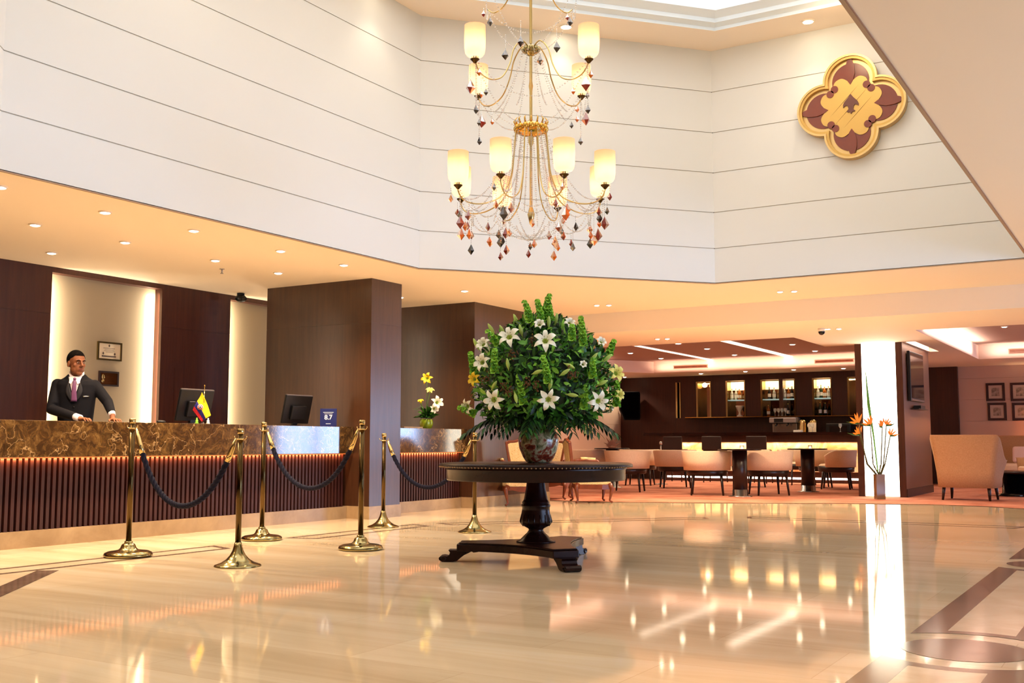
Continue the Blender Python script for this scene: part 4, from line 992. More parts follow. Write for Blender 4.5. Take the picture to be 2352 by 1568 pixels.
# chest forward is local -y turned by TF
secs=[(.87,.165,.115),(1.01,.152,.105),(1.14,.155,.108),(1.27,.168,.116),(1.40,.180,.120),(1.485,.180,.110),(1.53,.155,.095),(1.565,.098,.078),(1.60,.066,.068)]
def torso(mb,off=0.0,z0=0,mi=0):
    n=28; V=[];F=[]
    ss=[s_ for s_ in secs if s_[0]>=z0]
    for z,a,b in ss:
        lean=-.05*(z-.85); top_=z>1.55
        for k in range(n):
            t=2*PI*k/n; c,s_=math.cos(t),math.sin(t); V.append(((a+off)*abs(c)**.85*(1 if c>0 else -1),(b+off)*abs(s_)**.85*(1 if s_>0 else -1)+lean,z-(.05 if (top_ and off>0) else 0)*max(0,-s_)))
    for i in range(len(ss)-1):
        for k in range(n): F.append((i*n+k,i*n+(k+1)%n,(i+1)*n+(k+1)%n,(i+1)*n+k))
    F.append(tuple(range(n-1,-1,-1))); F.append(tuple(range((len(ss)-1)*n,len(ss)*n)))
    mb.add(V,F,mi,True,TR)
def tp(x,y,z): return TR@Vector((x,y-.05*(z-.85),z))
shA=tp(-.178,.01,1.492); shB=tp(.172,.01,1.487)
elA=Vector((shA.x-.012,shA.y-.09,1.235)); elB=shB.lerp(HB,.5)+Vector((.015,.05,.0)); elB.z=1.315
wrA=HA+(elA-HA).normalized()*.075; wrB=HB+(elB-HB).normalized()*.075
def arm_pts(a,b,c):
    out=[]
    for i in range(9):
        t=i/8
        out.append((a.lerp(b,t*2) if t<=.5 else b.lerp(c,t*2-1)))
    out[3]=out[3].lerp(out[4],.1); return out
def remesh(o,v,sm=2):
    q=o.modifiers.new('remesh','REMESH'); q.mode='VOXEL'; q.voxel_size=v; q.use_smooth_shade=True
    q=o.modifiers.new('smooth','SMOOTH'); q.iterations=sm; q.factor=.5
bd=MB(); torso(bd,-.02)
for a,b,c in ((shA,elA,wrA),(shB,elB,wrB)): bd.tube(arm_pts(a,b,c),[.05,.05,.047,.043,.04,.038,.034,.03,.027],12)
def hand(mb,wr,pos,side,thumb):
    """palm, four fingers and a thumb resting on the counter top"""
    d=(pos-wr); d.z=0; d.normalize(); s_=Vector((-d.y,d.x,0))*side
    up=Vector((0,0,1))
    pc=pos+Vector((0,0,.0)); 
    mm=Matrix((d,s_,up)).transposed().to_4x4(); mm.translation=pc
    mb.tube([wr+Vector((0,0,0)),pos-d*.03],[.027,.027],12,flat=1)
    mb.ellipsoid((0.0,0,0),(.048,.040,.017),14,8,mtx=mm); mb.ellipsoid((.02,0,.002),(.03,.038,.014),14,8,mtx=mm)
    for k,(off,L) in enumerate(((-.030,.068),(-.010,.078),(.011,.074),(.030,.058))):
        b=pc+d*.038+s_*off; q=[b,b+d*L*.38+up*.004+s_*off*.10,b+d*L*.72-up*.010+s_*off*.2,b+d*L*.95-up*.024+s_*off*.22]
        mb.tube(q,[.0092,.0088,.0082,.0068],8); mb.ellipsoid(q[-1],(.0066,.0066,.0066),8,6)
    b=pc-d*.018-s_*.030*thumb; q=[b,b+d*.022-s_*.022*thumb-up*.004,b+d*.045-s_*.030*thumb-up*.012,b+d*.062-s_*.030*thumb-up*.018]
    mb.tube(q,[.013,.011,.0095,.0075],8); mb.ellipsoid(q[-1],(.0072,.0072,.0072),8,6)
hand(bd,wrA,HA,1,-1); hand(bd,wrB,HB,1,1)
# neck and head
HC=Vector((.02,-.085,1.695)); g=Vector((.80,-.60,0)).normalized(); hs=Vector((-g.y,g.x,0))*-1
HM=Matrix((Vector((g.y*-1,g.x,0))*-1,g,Vector((0,0,1)))).transposed().to_4x4(); HM.translation=HC
HM=HM@Matrix.Rotation(math.radians(-4),4,'X')@Matrix.Diagonal((1.04,1.04,1.06,1))
neck0=tp(0,.0,1.53)
bd.tube([neck0,neck0.lerp(HC,.5)+Vector((0,.01,0)),HC+Vector((-.01,.01,-.04))],[.062,.056,.055],14)
bd.ellipsoid((0,-.008,.035),(.076,.094,.088),20,14,mtx=HM); bd.ellipsoid((0,.022,-.035),(.062,.066,.075),18,12,mtx=HM); bd.ellipsoid((0,.062,-.088),(.030,.026,.024),12,8,mtx=HM)
bd.ellipsoid((0,.070,.032),(.050,.022,.016),14,8,mtx=HM); bd.ellipsoid((0,.078,-.055),(.028,.014,.020),12,8,mtx=HM)
nz=MB(); nz.tube([(0,.082,.028),(0,.098,.005),(0,.112,-.014),(0,.098,-.026)],[.009,.011,.0135,.010],10); bd.add(nz.v,nz.f,0,True,HM)
for s_ in (-1,1):
    bd.ellipsoid((s_*.012,.096,-.020),(.009,.010,.008),8,6,mtx=HM); bd.ellipsoid((s_*.078,-.005,-.005),(.010,.019,.032),10,8,mtx=HM); bd.ellipsoid((s_*.040,.058,-.012),(.024,.016,.022),12,8,mtx=HM); bd.ellipsoid((s_*.044,.028,-.055),(.019,.038,.030),12,8,mtx=HM)
for s_ in (-1,1): bd.tube([(s_*.09,.01,.86),(s_*.10,0,.48),(s_*.10,.02,.08)],[.08,.055,.04],12); bd.ellipsoid((s_*.10,-.05,.04),(.045,.12,.04),12,8)
o=bd.build('body',M['skin'],man); remesh(o,.0048,7)
# face details
fd=MB()
for s_ in (-1,1):
    fd.ellipsoid((s_*.030,.0825,.012),(.0125,.006,.0050),10,6,mi=0,mtx=HM); fd.ellipsoid((s_*.030,.0875,.012),(.0050,.0016,.0045),10,6,mi=1,mtx=HM)
fd.build('eyes',[mat('eye_white',(176,160,148),.4),M['hair']],man)
fd=MB()
for s_ in (-1,1):
    q=MB(); q.tube([(s_*.012,.0905,.030),(s_*.028,.0925,.037),(s_*.048,.082,.032)],[.003,.0042,.0025],6); fd.add(q.v,q.f,0,True,HM)
fd.build('eyebrows',M['hair'],man)
fd=MB(); q=MB(); q.tube([(-.022,.085,-.052),(-.008,.0935,-.049),(0,.0945,-.050),(.008,.0935,-.049),(.022,.085,-.052)],[.002,.0042,.004,.0042,.002],6); q.tube([(-.020,.085,-.054),(0,.0940,-.0585),(.020,.085,-.054)],[.002,.0048,.002],6); fd.add(q.v,q.f,0,True,HM); fd.build('lips',mat('lips_brown',(140,78,64),.5),man)
hr=MB(); n,m_=72,48; V=[];F=[]
for i in range(m_+1):
    for k in range(n):
        a=PI*i/m_; t=2*PI*k/n; x,y,z=.0800*math.sin(a)*math.cos(t),.0975*math.sin(a)*math.sin(t)-.012,.094*math.cos(a)+.040
        V.append((x,y,z))
def hairline(y): 
    if y>.05: return .080
    if y>.02: return .045+.035*(y-.02)/.03
    if y>-.02: return .0+.05*(y+.02)/.035
    return -.055+.055*min(1,max(0,(y+.09)/.07))
for i in range(m_):
    for k in range(n):
        f=(i*n+k,(i+1)*n+k,(i+1)*n+(k+1)%n,i*n+(k+1)%n); cy_=sum(V[q][1] for q in f)/4; cz_=sum(V[q][2] for q in f)/4
        if cz_>hairline(cy_): F.append(f)
hr.add(V,F,0,True,HM); o=hr.build('hair',M['hair'],man); q=o.modifiers.new('s','SOLIDIFY'); q.thickness=.010; q.offset=-1
# clothes
jk=MB(); torso(jk,.012)
for a,b,c in ((shA,elA,wrA),(shB,elB,wrB)):
    jk.ellipsoid(a+Vector((0,0,-.002)),(.060,.058,.058),14,10)
    e=b.lerp(c,.90); jk.tube(arm_pts(a,b,e),[.058,.058,.057,.055,.053,.050,.047,.043,.040],14)
o=jk.build('suit_jacket',M['suit'],man); remesh(o,.008,3)
for a,b,c in ((HA,elA,wrA),(HB,elB,wrB)):
    w0=b.lerp(c,.82); w1=b.lerp(c,1.07); MB().tube([w0,w1],[.036,.034],14).build('shirt_cuff',M['shirt'],man)
def front(x,z,off):
    """point on the chest surface, in the turned torso frame"""
    zz=[s_[0] for s_ in secs]
    for i in range(len(secs)-1):
        if secs[i][0]<=z<=secs[i+1][0]:
            t=(z-secs[i][0])/(secs[i+1][0]-secs[i][0]); a=secs[i][1]+(secs[i+1][1]-secs[i][1])*t; b=secs[i][2]+(secs[i+1][2]-secs[i][2])*t; break
    a+=.012; b+=.012; c=min(.98,abs(x)/a)**(1/.85); s_=math.sqrt(max(0,1-c*c))**.85
    return TR@Vector((x,-(b*s_)-off-.05*(z-.85),z))
def patch(mb,fn,nu,nv,mi=0):
    V=[fn(i/nu,j/nv) for i in range(nu+1) for j in range(nv+1)]
    mb.add(V,[(i*(nv+1)+j,(i+1)*(nv+1)+j,(i+1)*(nv+1)+j+1,i*(nv+1)+j+1) for i in range(nu) for j in range(nv)],mi,True)
sv=MB(); patch(sv,lambda u,v:front((u*2-1)*.062*(v)+0,1.33+.235*v,.010),8,12); o=sv.build('shirt_front',M['shirt'],man); q=o.modifiers.new('s','SOLIDIFY'); q.thickness=.004
co=MB(); N=36; V=[]
for i in range(N):
    t=2*PI*i/N; fr_=max(0,-math.sin(t))**1.5
    zt_=1.622-.055*fr_
    for rr,z in ((.074,zt_-.045),(.070,zt_),(.063,zt_)): V.append(TR@Vector((rr*math.cos(t)*1.0,-.040+rr*math.sin(t)*1.06,z)))
co.add(V,[(i*3+k,((i+1)%N)*3+k,((i+1)%N)*3+k+1,i*3+k+1) for i in range(N) for k in (0,1)],0,True)
for s_ in (-1,1):
    P_=[front(s_*.004,1.548,.026),front(s_*.050,1.562,.018),front(s_*.050,1.50,.022),front(s_*.030,1.487,.024)]
    co.add(P_+[p+Vector((0,.004,0)) for p in P_],[(0,1,2,3),(7,6,5,4),(0,4,5,1),(1,5,6,2),(2,6,7,3),(3,7,4,0)])
o=co.build('shirt_collar',M['shirt'],man)
ti=MB(); patch(ti,lambda u,v:front((u*2-1)*(.013+.018*(1-v))*(1 if v<.9 else 1.25),1.315+.225*v,.020+.004*math.sin(u*PI)),4,12); ti.ellipsoid(front(0,1.54,.022),(.017,.012,.016),10,8); o=ti.build('tie',M['tie'],man); q=o.modifiers.new('s','SOLIDIFY'); q.thickness=.004
lp=MB()
for s_ in (-1,1): patch(lp,lambda u,v:front(s_*((.004+.064*v)+u*(.05*math.sin(PI*min(1,v*1.15+.1)))),1.315+.245*v,.016),4,12)
o=lp.build('lapels',mat('suit_lapel_satin',(26,24,30),.6),man); q=o.modifiers.new('s','SOLIDIFY'); q.thickness=.005
b=MB(); 
for v_ in ((-.0,1.26),(0,1.14)): b.ellipsoid(front(v_[0],v_[1],.008),(.009,.006,.009),10,6)
b.build('jacket_buttons',M['black'],man)
b=MB(); patch(b,lambda u,v:front(.085+.055*u,1.36+.012*v,.014),2,1); o=b.build('name_badge',M['steel'],man); q=o.modifiers.new('s','SOLIDIFY'); q.thickness=.003
tr=MB()
for s_ in (-1,1): tr.tube([(s_*.085,0,.92),(s_*.09,.01,.82),(s_*.10,0,.48),(s_*.10,.02,.06)],[.10,.10,.075,.062],14)
o=tr.build('trousers',M['suit'],man)
for s_ in (-1,1): MB().ellipsoid((s_*.10,-.05,.045),(.052,.14,.045),14,8).build('shoe',M['blackgloss'],man)
# ================================================================ BAR
YB=25.5
def bx(px,y=YB): return ony(px,940,y).x
def bz(py,px=1750,y=YB): return ony(px,py,y).z
bw=root('bar_wall','dark wood bar back wall with tall mirrored display niches edged in brass','bar back wall',(-8,YB,0))
X0=-12.11; X1=-4.51
nich=[(1553,1564,'a'),(1600,1634,'b'),(1668,1713,'c'),(1748,1828,'d'),(1867,1912,'e'),(1948,1972,'f')]
nx=[(bx(a),bx(b)) for a,b,_ in nich]
zt,zb_=bz(872),1.56
xs=[X0]; 
for a,b in nx: xs+=[a,b]
xs.append(X1)
p=MB()
for k in range(0,len(xs),2): p.box((xs[k]+8,0,0),(xs[k+1]+8,.34,ZB))
for a,b in nx: p.box((a+8,0,zt),(b+8,.34,ZB)); p.box((a+8,0,0),(b+8,.34,zb_-.02))
p.build('wood_panelling',M['bar_wood'],bw)
M['bmirror']=mat('bronze_mirror',(150,120,92),.06,1.0); M['glassshelf']=mat('pale_glass_shelf',(200,225,220),.08,trans=.3,emit=(200,225,220),es=.25)
MB().box((X0+8,.30,zb_-.02),(X1+8,.36,zt)).build('mirror_back',M['bmirror'],bw)
for i,(a,b) in enumerate(nx):
    j=MB(); t_=.045
    j.box((a+8,-.02,zb_-.02),(a+8+t_,.3,zt)); j.box((b+8-t_*.6,-.02,zb_-.02),(b+8,.02,zt)); j.build('brass_jamb',M['brass'],bw)
    if i in (2,3,4):
        MB().box((a+8+t_,.02,1.955),(b+8-.02,.29,1.975)).build('glass_shelf',M['glassshelf'],bw)
        MB().box((a+8+t_,.24,2.22),(b+8-.02,.295,zt-.02)).build('ceiling_reflection',lampmat('painted_ceiling_reflection',(255,214,160),.8),bw)  # glowing panel painted in as the mirror's reflection of the bar ceiling
    if i: area(((a+b)/2,YB+.12,zt-.03),max(.05,abs(b-a)-.1),.12,6 if i>1 else 4,(1,.80,.5),(0,.15,-1),name='niche_lamp')
MB().box((bx(1790)+8,.0,zb_),(bx(1799)+8,.3,zt)).build('niche_divider',M['wood'],bw)
MB().ellipsoid((bx(1618)+8,.05,bz(880)),(.07,.05,.06),12,8).build('niche_lamp_globe',lampmat('lit_small_globe',(255,225,160),9),bw)
MB().box((bx(1583)+8,-.28,1.515),(X1+8,.0,1.55)).build('display_ledge',M['mahogany'],bw); MB().box((bx(1583)+8,-.285,1.535),(X1+8,-.28,1.551)).build('ledge_edge',M['gold'],bw)
# back counter below the ledge
bc=root('back_counter','dark low cabinet along the bar back wall under the display ledge','cabinet',(-8,YB-.32,0))
MB().box((bx(1583)+8,-.28,0),(X1+8,.3,.92)).build('body',M['bar_wood'],bc); MB().box((bx(1583)+8-.02,-.30,.92),(X1+8,.3,.96)).build('worktop',M['blackgloss'],bc)
# front bar
br_=root('bar_counter','long dark bar counter with a glowing onyx front','bar counter',(-7.5,24.5,0)); xl=ony(1520,1000,24.3).x
MB().box((xl-.42+7.5,-.35,1.09),(-4.6+7.5,.35,1.155)).build('worktop',M['mahogany'],br_)
MB().box((xl+7.5,-.12,0),(-4.6+7.5,.28,1.09)).build('body',M['bar_wood'],br_)
MB().box((xl+.2+7.5,-.16,.26),(-4.7+7.5,-.12,.93)).build('onyx_front',M['onyx'],br_,label='glowing amber onyx panel')
MB().box((xl-.02+7.5,-.28,.93),(-4.6+7.5,-.1,1.09)).build('upper_fascia',M['bar_wood'],br_)
MB().box((xl+.1+7.5,-.10,.085),(-4.7+7.5,-.09+-.04,.125)).build('foot_light',M['ledwhite'],br_)
area((-7.5,24.25,.90),5.2,.05,26,(1,.78,.45),(0,.3,-1),name='bar_front_light')
def bottle(col,h=.3,r=.037):
    o=root('bottle','x','bottle')
    MB().lathe([(r*.9,0),(r,.008),(r,h*.55),(r*.75,h*.66),(r*.36,h*.76),(r*.34,h*.93)],14).build('glass_body',col,o)
    MB().lathe([(r*.38,h*.92),(r*.40,h)],12).build('cap',M['gold'],o)
    MB().lathe([(r*1.02,h*.18),(r*1.02,h*.45)],14,cap=False).build('paper_label',M['whiteplastic'],o); return o
def glass_t():
    o=root('wine_glass','x','glass'); MB().lathe([(.033,0),(.034,.004),(.006,.008),(.005,.085),(.02,.10),(.036,.13),(.038,.16),(.033,.19)],14,cap=False).build('bowl_and_stem',M['glassw'],o); return o
def goblet():
    o=root('white_trophy_vase','x','vase'); MB().lathe([(.07,0),(.075,.02),(.03,.05),(.025,.10),(.045,.14),(.095,.24),(.10,.27),(.08,.26),(.02,.16)],18,cap=False).build('body',mat('bright_white_china',(245,238,226),.3),o); return o
M['glassw']=mat('clear_drinking_glass',(240,240,235),.05,trans=.7,ior=1.45)
bg=mat('dark_green_bottle_glass',(24,44,22),.08); ba=mat('amber_bottle_glass',(140,74,20),.08); bcl=mat('clear_bottle_glass',(215,215,205),.05,trans=.5); bk=mat('black_bottle_glass',(14,12,14),.08)
protos=[bottle(bg,.32),bottle(ba,.27,.042),bottle(bcl,.28),bottle(bk,.3)]; used=[False]*4
G='bottles and glasses on the bar display'
def put(kind,px,z,y,label):
    pos=(ony(px,940,y).x,y,z)
    if not used[kind]: used[kind]=True; protos[kind].location=pos; protos[kind]['label']=label; protos[kind]['group']=G
    else: dup(protos[kind],pos,rnd.random()*6,label,G)
S1=1.9755; S0=1.56
put(2,1682,S1,YB+.13,'pale bottle on the glass shelf of the niche third from left, the left one'); put(2,1691,S1,YB+.13,'pale bottle on the glass shelf of the niche third from left, the middle one'); put(1,1699,S1,YB+.13,'amber bottle on the glass shelf of the niche third from left')
put(2,1779,S1,YB+.13,'pale bottle on the glass shelf of the widest niche, left of its post'); put(3,1768,S1,YB+.13,'black bottle on the glass shelf of the widest niche, leftmost there'); put(2,1803,S1,YB+.13,'pale bottle on the glass shelf of the widest niche, just right of its post'); put(1,1812,S1,YB+.13,'amber bottle on the glass shelf of the widest niche'); put(3,1820,S1,YB+.13,'black bottle on the glass shelf of the widest niche, rightmost there')
put(2,1880,S1,YB+.13,'pale bottle on the glass shelf of the niche left of the glowing column'); put(0,1887,S1,YB+.13,'green bottle on the glass shelf of the niche left of the glowing column'); put(1,1895,S1,YB+.13,'amber bottle on the glass shelf of the niche left of the glowing column'); put(2,1904,S1,YB+.13,'pale bottle at the right end of the glass shelf beside the glowing column')
put(0,1884,S0,YB+.13,'green bottle at the bottom of the niche left of the glowing column'); put(3,1896,S0,YB+.13,'black bottle at the bottom of the niche left of the glowing column'); put(3,1810,S0,YB+.13,'black bottle at the bottom right of the widest niche'); put(1,1765,S0,YB+.13,'amber bottle at the bottom left of the widest niche')
gb=goblet(); gb.location=(ony(1699,940,YB+.1).x,YB+.1,S0+.0); tag(gb,'bright white goblet-shaped vase at the bottom of the third niche','vase')
gl=glass_t(); gl.location=(ony(1780,940,YB-.14).x,YB-.14,1.551); tag(gl,'stemmed glass on the display ledge above the coffee machine, the left one','glass','stemmed glasses on the bar ledge')
for k,px in enumerate((1788,1796,1804)): dup(gl,(ony(px,940,YB-.14).x,YB-.14,1.551),0,'stemmed glass on the display ledge above the coffee machine, '+('second from left','third from left','the right one')[k])
for k,px in enumerate((1858,1866,1930)): dup(gl,(ony(px,980,24.6).x,24.6,1.156),0,'stemmed glass standing on the bar counter, '+('left of a close pair','right of a close pair','alone near the column')[k],'stemmed glasses on the bar counter')
a=ony(1774,980,YB-.35); 
cf=root('coffee_machine','steel coffee machine behind the bar counter under the stemmed glasses','coffee machine',(a.x+.3,YB-.33,.961))
MB().box((-.30,-.2,0),(.30,.2,.14)).build('base',M['steel'],cf,bevel=.01); MB().box((-.30,-.02,.14),(.30,.2,.42)).build('body',M['steel'],cf,bevel=.02); MB().box((-.32,-.2,.42),(.32,.2,.55)).build('head',mat('machine_grey',(170,160,158),.3,.6),cf,bevel=.02)
MB().box((-.20,-.205,.44),(.02,-.2,.53)).build('control_panel',M['black'],cf)
for s_ in (-.15,.12): MB().tube([(s_,-.14,.42),(s_,-.14,.37),(s_,-.24,.36)],.018,8).build('group_handle',M['black'],cf)
def cyl_thing(name,label,cat,loc,prof,m_,part='body'):
    r=root(name,label,cat,loc); MB().lathe(prof,20).build(part,m_,r); return r
for px,l in ((1843,'left'),(1868,'right')):
    a=ony(px,980,YB-.35); r=root('steel_urn','tall steel drinks dispenser behind the bar counter, the %s one'%l,'dispenser',(a.x,YB-.33,.961)); MB().lathe([(.10,0),(.11,.02),(.10,.05),(.10,.42),(.08,.47),(.02,.50)],22).build('tank',M['champagne'],r); MB().tube([(0,-.1,.1),(0,-.17,.1),(0,-.17,.05)],.014,8).build('tap',M['steel'],r)
a=ony(1876,965,YB-.35); r=root('menu_card','small cream card standing among the bar dispensers','card',(a.x,YB-.5,1.156)); r.location=(a.x,24.75,1.156); MB().box((-.09,-.005,0.0),(.09,.005,.22)).build('card',mat('cream_card',(240,224,190),.6),r)
a=ony(1833,990,24.5); r=root('napkin_stack','small white stack on the bar counter before the dispensers','napkins',(a.x,24.5,1.156)); MB().box((-.09,-.07,0),(.09,.07,.05)).build('stack',M['whiteplastic'],r,bevel=.006)
a=ony(1915,985,24.6); r=root('dark_appliance','dark boxy appliance on the back counter next to the glowing column','appliance',(a.x,YB-.33,.961)); MB().box((-.28,-.18,0),(.28,.18,.40)).build('body',M['black'],r,bevel=.02); MB().box((-.2,-.185,.2),(.2,-.18,.34)).build('door',M['smoke'],r)
# speaker on the side wall
sp=ony(1446,932,25.05)
s=root('loudspeaker','large black many-sided loudspeaker mounted at the left end of the bar wall','loudspeaker',tuple(sp),YAW)
hx=[(-.15,.36),(.24,.36),(.26,.30),(.26,-.30),(.24,-.36),(-.14,-.36),(-.26,-.08),(-.26,.02)]
mm2=Matrix(((1,0,0,0),(0,0,-1,0),(0,1,0,0),(0,0,0,1)))
MB().prism(hx,-.15,.15,mtx=mm2).build('cabinet',mat('speaker_black',(8,7,8),.7,spec=.1),s,bevel=.01,recalc=True)
g_=MB(); g_.prism([(x*.86,y*.9) for x,y in hx],.15,.156,mtx=mm2); g_.build('grille',mat('speaker_grille',(7,6,7),1,spec=0),s)
MB().tube([(0,.1,0),(-.2,.42,0)],.03,8).build('wall_bracket',M['steel'],s)
# stools at the bar
def stool():
    o=root('bar_stool','x','bar stool')
    MB().box((-.22,-.22,.68),(.22,.22,.76)).build('seat',M['dark_fab'],o,bevel=.03)
    MB().box((-.235,-.25,.74),(.235,-.20,1.06)).build('backrest',M['dark_fab'],o,bevel=.02)
    for sx in (-1,1):
        for sy in (-1,1): MB().tube([(sx*.19,sy*.19,.68),(sx*.21,sy*.21,0)],[.02,.015],8).build('leg',M['darkwood'],o)
    f=MB(); f.tube([(-.2,-.2,.25),(.2,-.2,.25),(.2,.2,.25),(-.2,.2,.25),(-.2,-.2,.25)],.01,6); f.build('footrest',M['steel'],o); return o
so=stool(); 
for k,px in enumerate((1548,1637,1740)):
    p=ony(px,1030,23.6); l='dark leather bar stool at the glowing bar front, %s from the left'%('first','second','third')[k]
    if k==0: so.location=(p.x,23.75,0.006); tag(so,l,'bar stool','dark stools along the bar')
    else: dup(so,(p.x,23.75,.006),0,l)
# thin silver post
p=onz(1519,1112,.006); r=root('silver_post','thin silver barrier post on the carpet left of the dining chairs','post',tuple(p)); MB().lathe([(.15,0),(.15,.012),(.03,.03)],28).build('base',M['steel'],r); MB().lathe([(.014,.02),(.014,.88)],12).build('pole',M['steel'],r); MB().lathe([(.03,.87),(.034,.90),(.028,.93),(.01,.94)],16).build('head',M['steel'],r)
# ================================================================ TUB CHAIRS AND TABLES
def tub():
    o=root('tub_chair','x','chair')
    sh=MB(); N=36; a0=math.radians(-28); a1=math.radians(208); V=[];F=[]
    # plan: back is at local -y, open towards +y ; outer and inner skins
    for i in range(N+1):
        t=i/N; a=-(a0+(a1-a0)*t); front_=abs(2*t-1)
        zt_=.765-.11*max(0,(front_-.72)/.28)**1.5
        for rr,z in ((.355,.43),(.365,.60),(.385,zt_-.02),(.378,zt_),(.335,zt_),(.325,zt_-.02),(.31,.60),(.31,.45)):
            sx=1.04; V.append((rr*1.1*sx*math.cos(a),rr*1.06*math.sin(a),z))
    for i in range(N):
        for k in range(8): F.append((i*8+k,i*8+(k+1)%8,(i+1)*8+(k+1)%8,(i+1)*8+k))
    F.append(tuple(range(8))); F.append(tuple(range(N*8+7,N*8-1,-1)))
    sh.add(V,F,0,True); sh.build('curved_backrest',M['cream_fab'],o,recalc=True)
    MB().lathe([(.28,.40),(.30,.43),(.30,.47),(.26,.49)],32,mtx=Matrix.Translation((0,.03,0))).build('seat_cushion',M['cream_fab'],o)
    MB().lathe([(.31,.33),(.345,.34),(.355,.45),(.29,.455)],32).build('seat_frame',M['darkwood'],o)
    for sx in (-1,1):
        for sy in (-1,1): MB().tube([(sx*.24,sy*.23,.34),(sx*.27,sy*.27,0)],[.026,.016],8).build('leg',M['darkwood'],o)
    return o
tc=tub(); first_t=[True]
def face(deg): return math.radians(deg-90)
CHS=[(1632,1138,110,'cream tub chair with its back to the lobby, left of the central dark table'),(1775,1138,126,'cream tub chair with its back to the lobby, right of the central dark table'),
(1885,1120,112,'cream tub chair at the right table, the one left of the curved armrest'),(1932,1124,190,'cream tub chair nearest the glowing column, turned to the left'),
(1556,1121,121,'cream tub chair behind and left of the central front chair'),(1446,1130,105,'cream tub chair just beyond the right rim of the round table'),(1474,1115,105,'cream tub chair peeping out right behind its neighbour near the round table'),
(1362,1118,60,'cream tub chair seen above the carved armchair seat, left of the spiky ornament'),(1728,1119,-60,'cream tub chair facing the lobby behind the central table'),(1842,1114,-50,'cream tub chair facing the lobby behind the right table')]
for px,py,f_,l in CHS:
    p=onz(px,py,.006); w=Vector((p.x,p.y,.006))+Vector((FW.x,FW.y,0)).normalized()*.28
    if first_t[0]: tc.location=w; tc.rotation_euler.z=face(f_); tag(tc,l,'chair','cream tub chairs in the bar lounge'); first_t[0]=False
    else: dup(tc,w,face(f_),l)
def ltable():
    o=root('lounge_table','x','table'); MB().lathe([(.30,.775),(.36,.777),(.365,.79),(.355,.80),(.05,.801)],40).build('tabletop',M['mahogany'],o)
    MB().lathe([(.125,.12),(.125,.775)],28).build('pedestal',M['darkwood'],o); MB().lathe([(.20,0),(.20,.012),(.135,.02),(.128,.12)],28).build('steel_foot',M['steel'],o); return o
lt=ltable()
for k,(px,py,l) in enumerate(((1705,1141,'round dark pedestal table standing in the middle of the tub chairs'),(1862,1130,'round dark pedestal table between the right tub chairs and the glowing column'),(1408,1120,'round dark pedestal table carrying the spiky ornament'))):
    p=onz(px,py,.006)+Vector((FW.x,FW.y,0)).normalized()*.15; p.z=.006
    if k==0: lt.location=p; tag(lt,l,'table','dark pedestal tables in the bar lounge')
    else: dup(lt,p,0,l)
    if k==2: PT=p.copy()
    if k==0: P1_=p.copy()
    if k==1: P2_=p.copy()
o=root('spiky_ornament','brown spiky fan-shaped ornament on the lounge table behind the bouquet','ornament',(PT.x,PT.y,.808),YAW)
m_s=mat('brown_carved_wood',(150,92,62),.6); MB().lathe([(.07,0),(.08,.01),(.05,.03)],20).build('foot',m_s,o)
f=MB()
for k in range(11):
    a=math.radians(12+15.6*k); L=(.24 if k%2 else .17)*(1.0 if 2<k<8 else .8); c,s_=math.cos(a),math.sin(a); w_=.028
    f.add([(-s_*w_+c*.03,-.012,c*w_+.02+s_*.03),(s_*w_+c*.03,-.012,-c*w_+.02+s_*.03),(c*L,0,.02+s_*L),(-s_*w_+c*.03,.012,c*w_+.02+s_*.03),(s_*w_+c*.03,.012,-c*w_+.02+s_*.03)],[(0,1,2),(4,3,2),(1,4,2),(3,0,2),(0,3,4,1)])
f.build('spikes',m_s,o)
for pt,l in ((P1_,'small glass candle holder on the central lounge table'),(P2_,'small glass candle holder on the right lounge table')):
    r=root('candle_holder',l,'candle holder',(pt.x+.08,pt.y-.1,.808)); MB().lathe([(.03,0),(.036,.004),(.038,.06),(.034,.06),(.03,.01)],16,cap=False).build('glass',M['glassw'],r); MB().lathe([(.022,.006),(.022,.03)],12).build('candle',lampmat('lit_tea_light',(255,220,170),4),r)
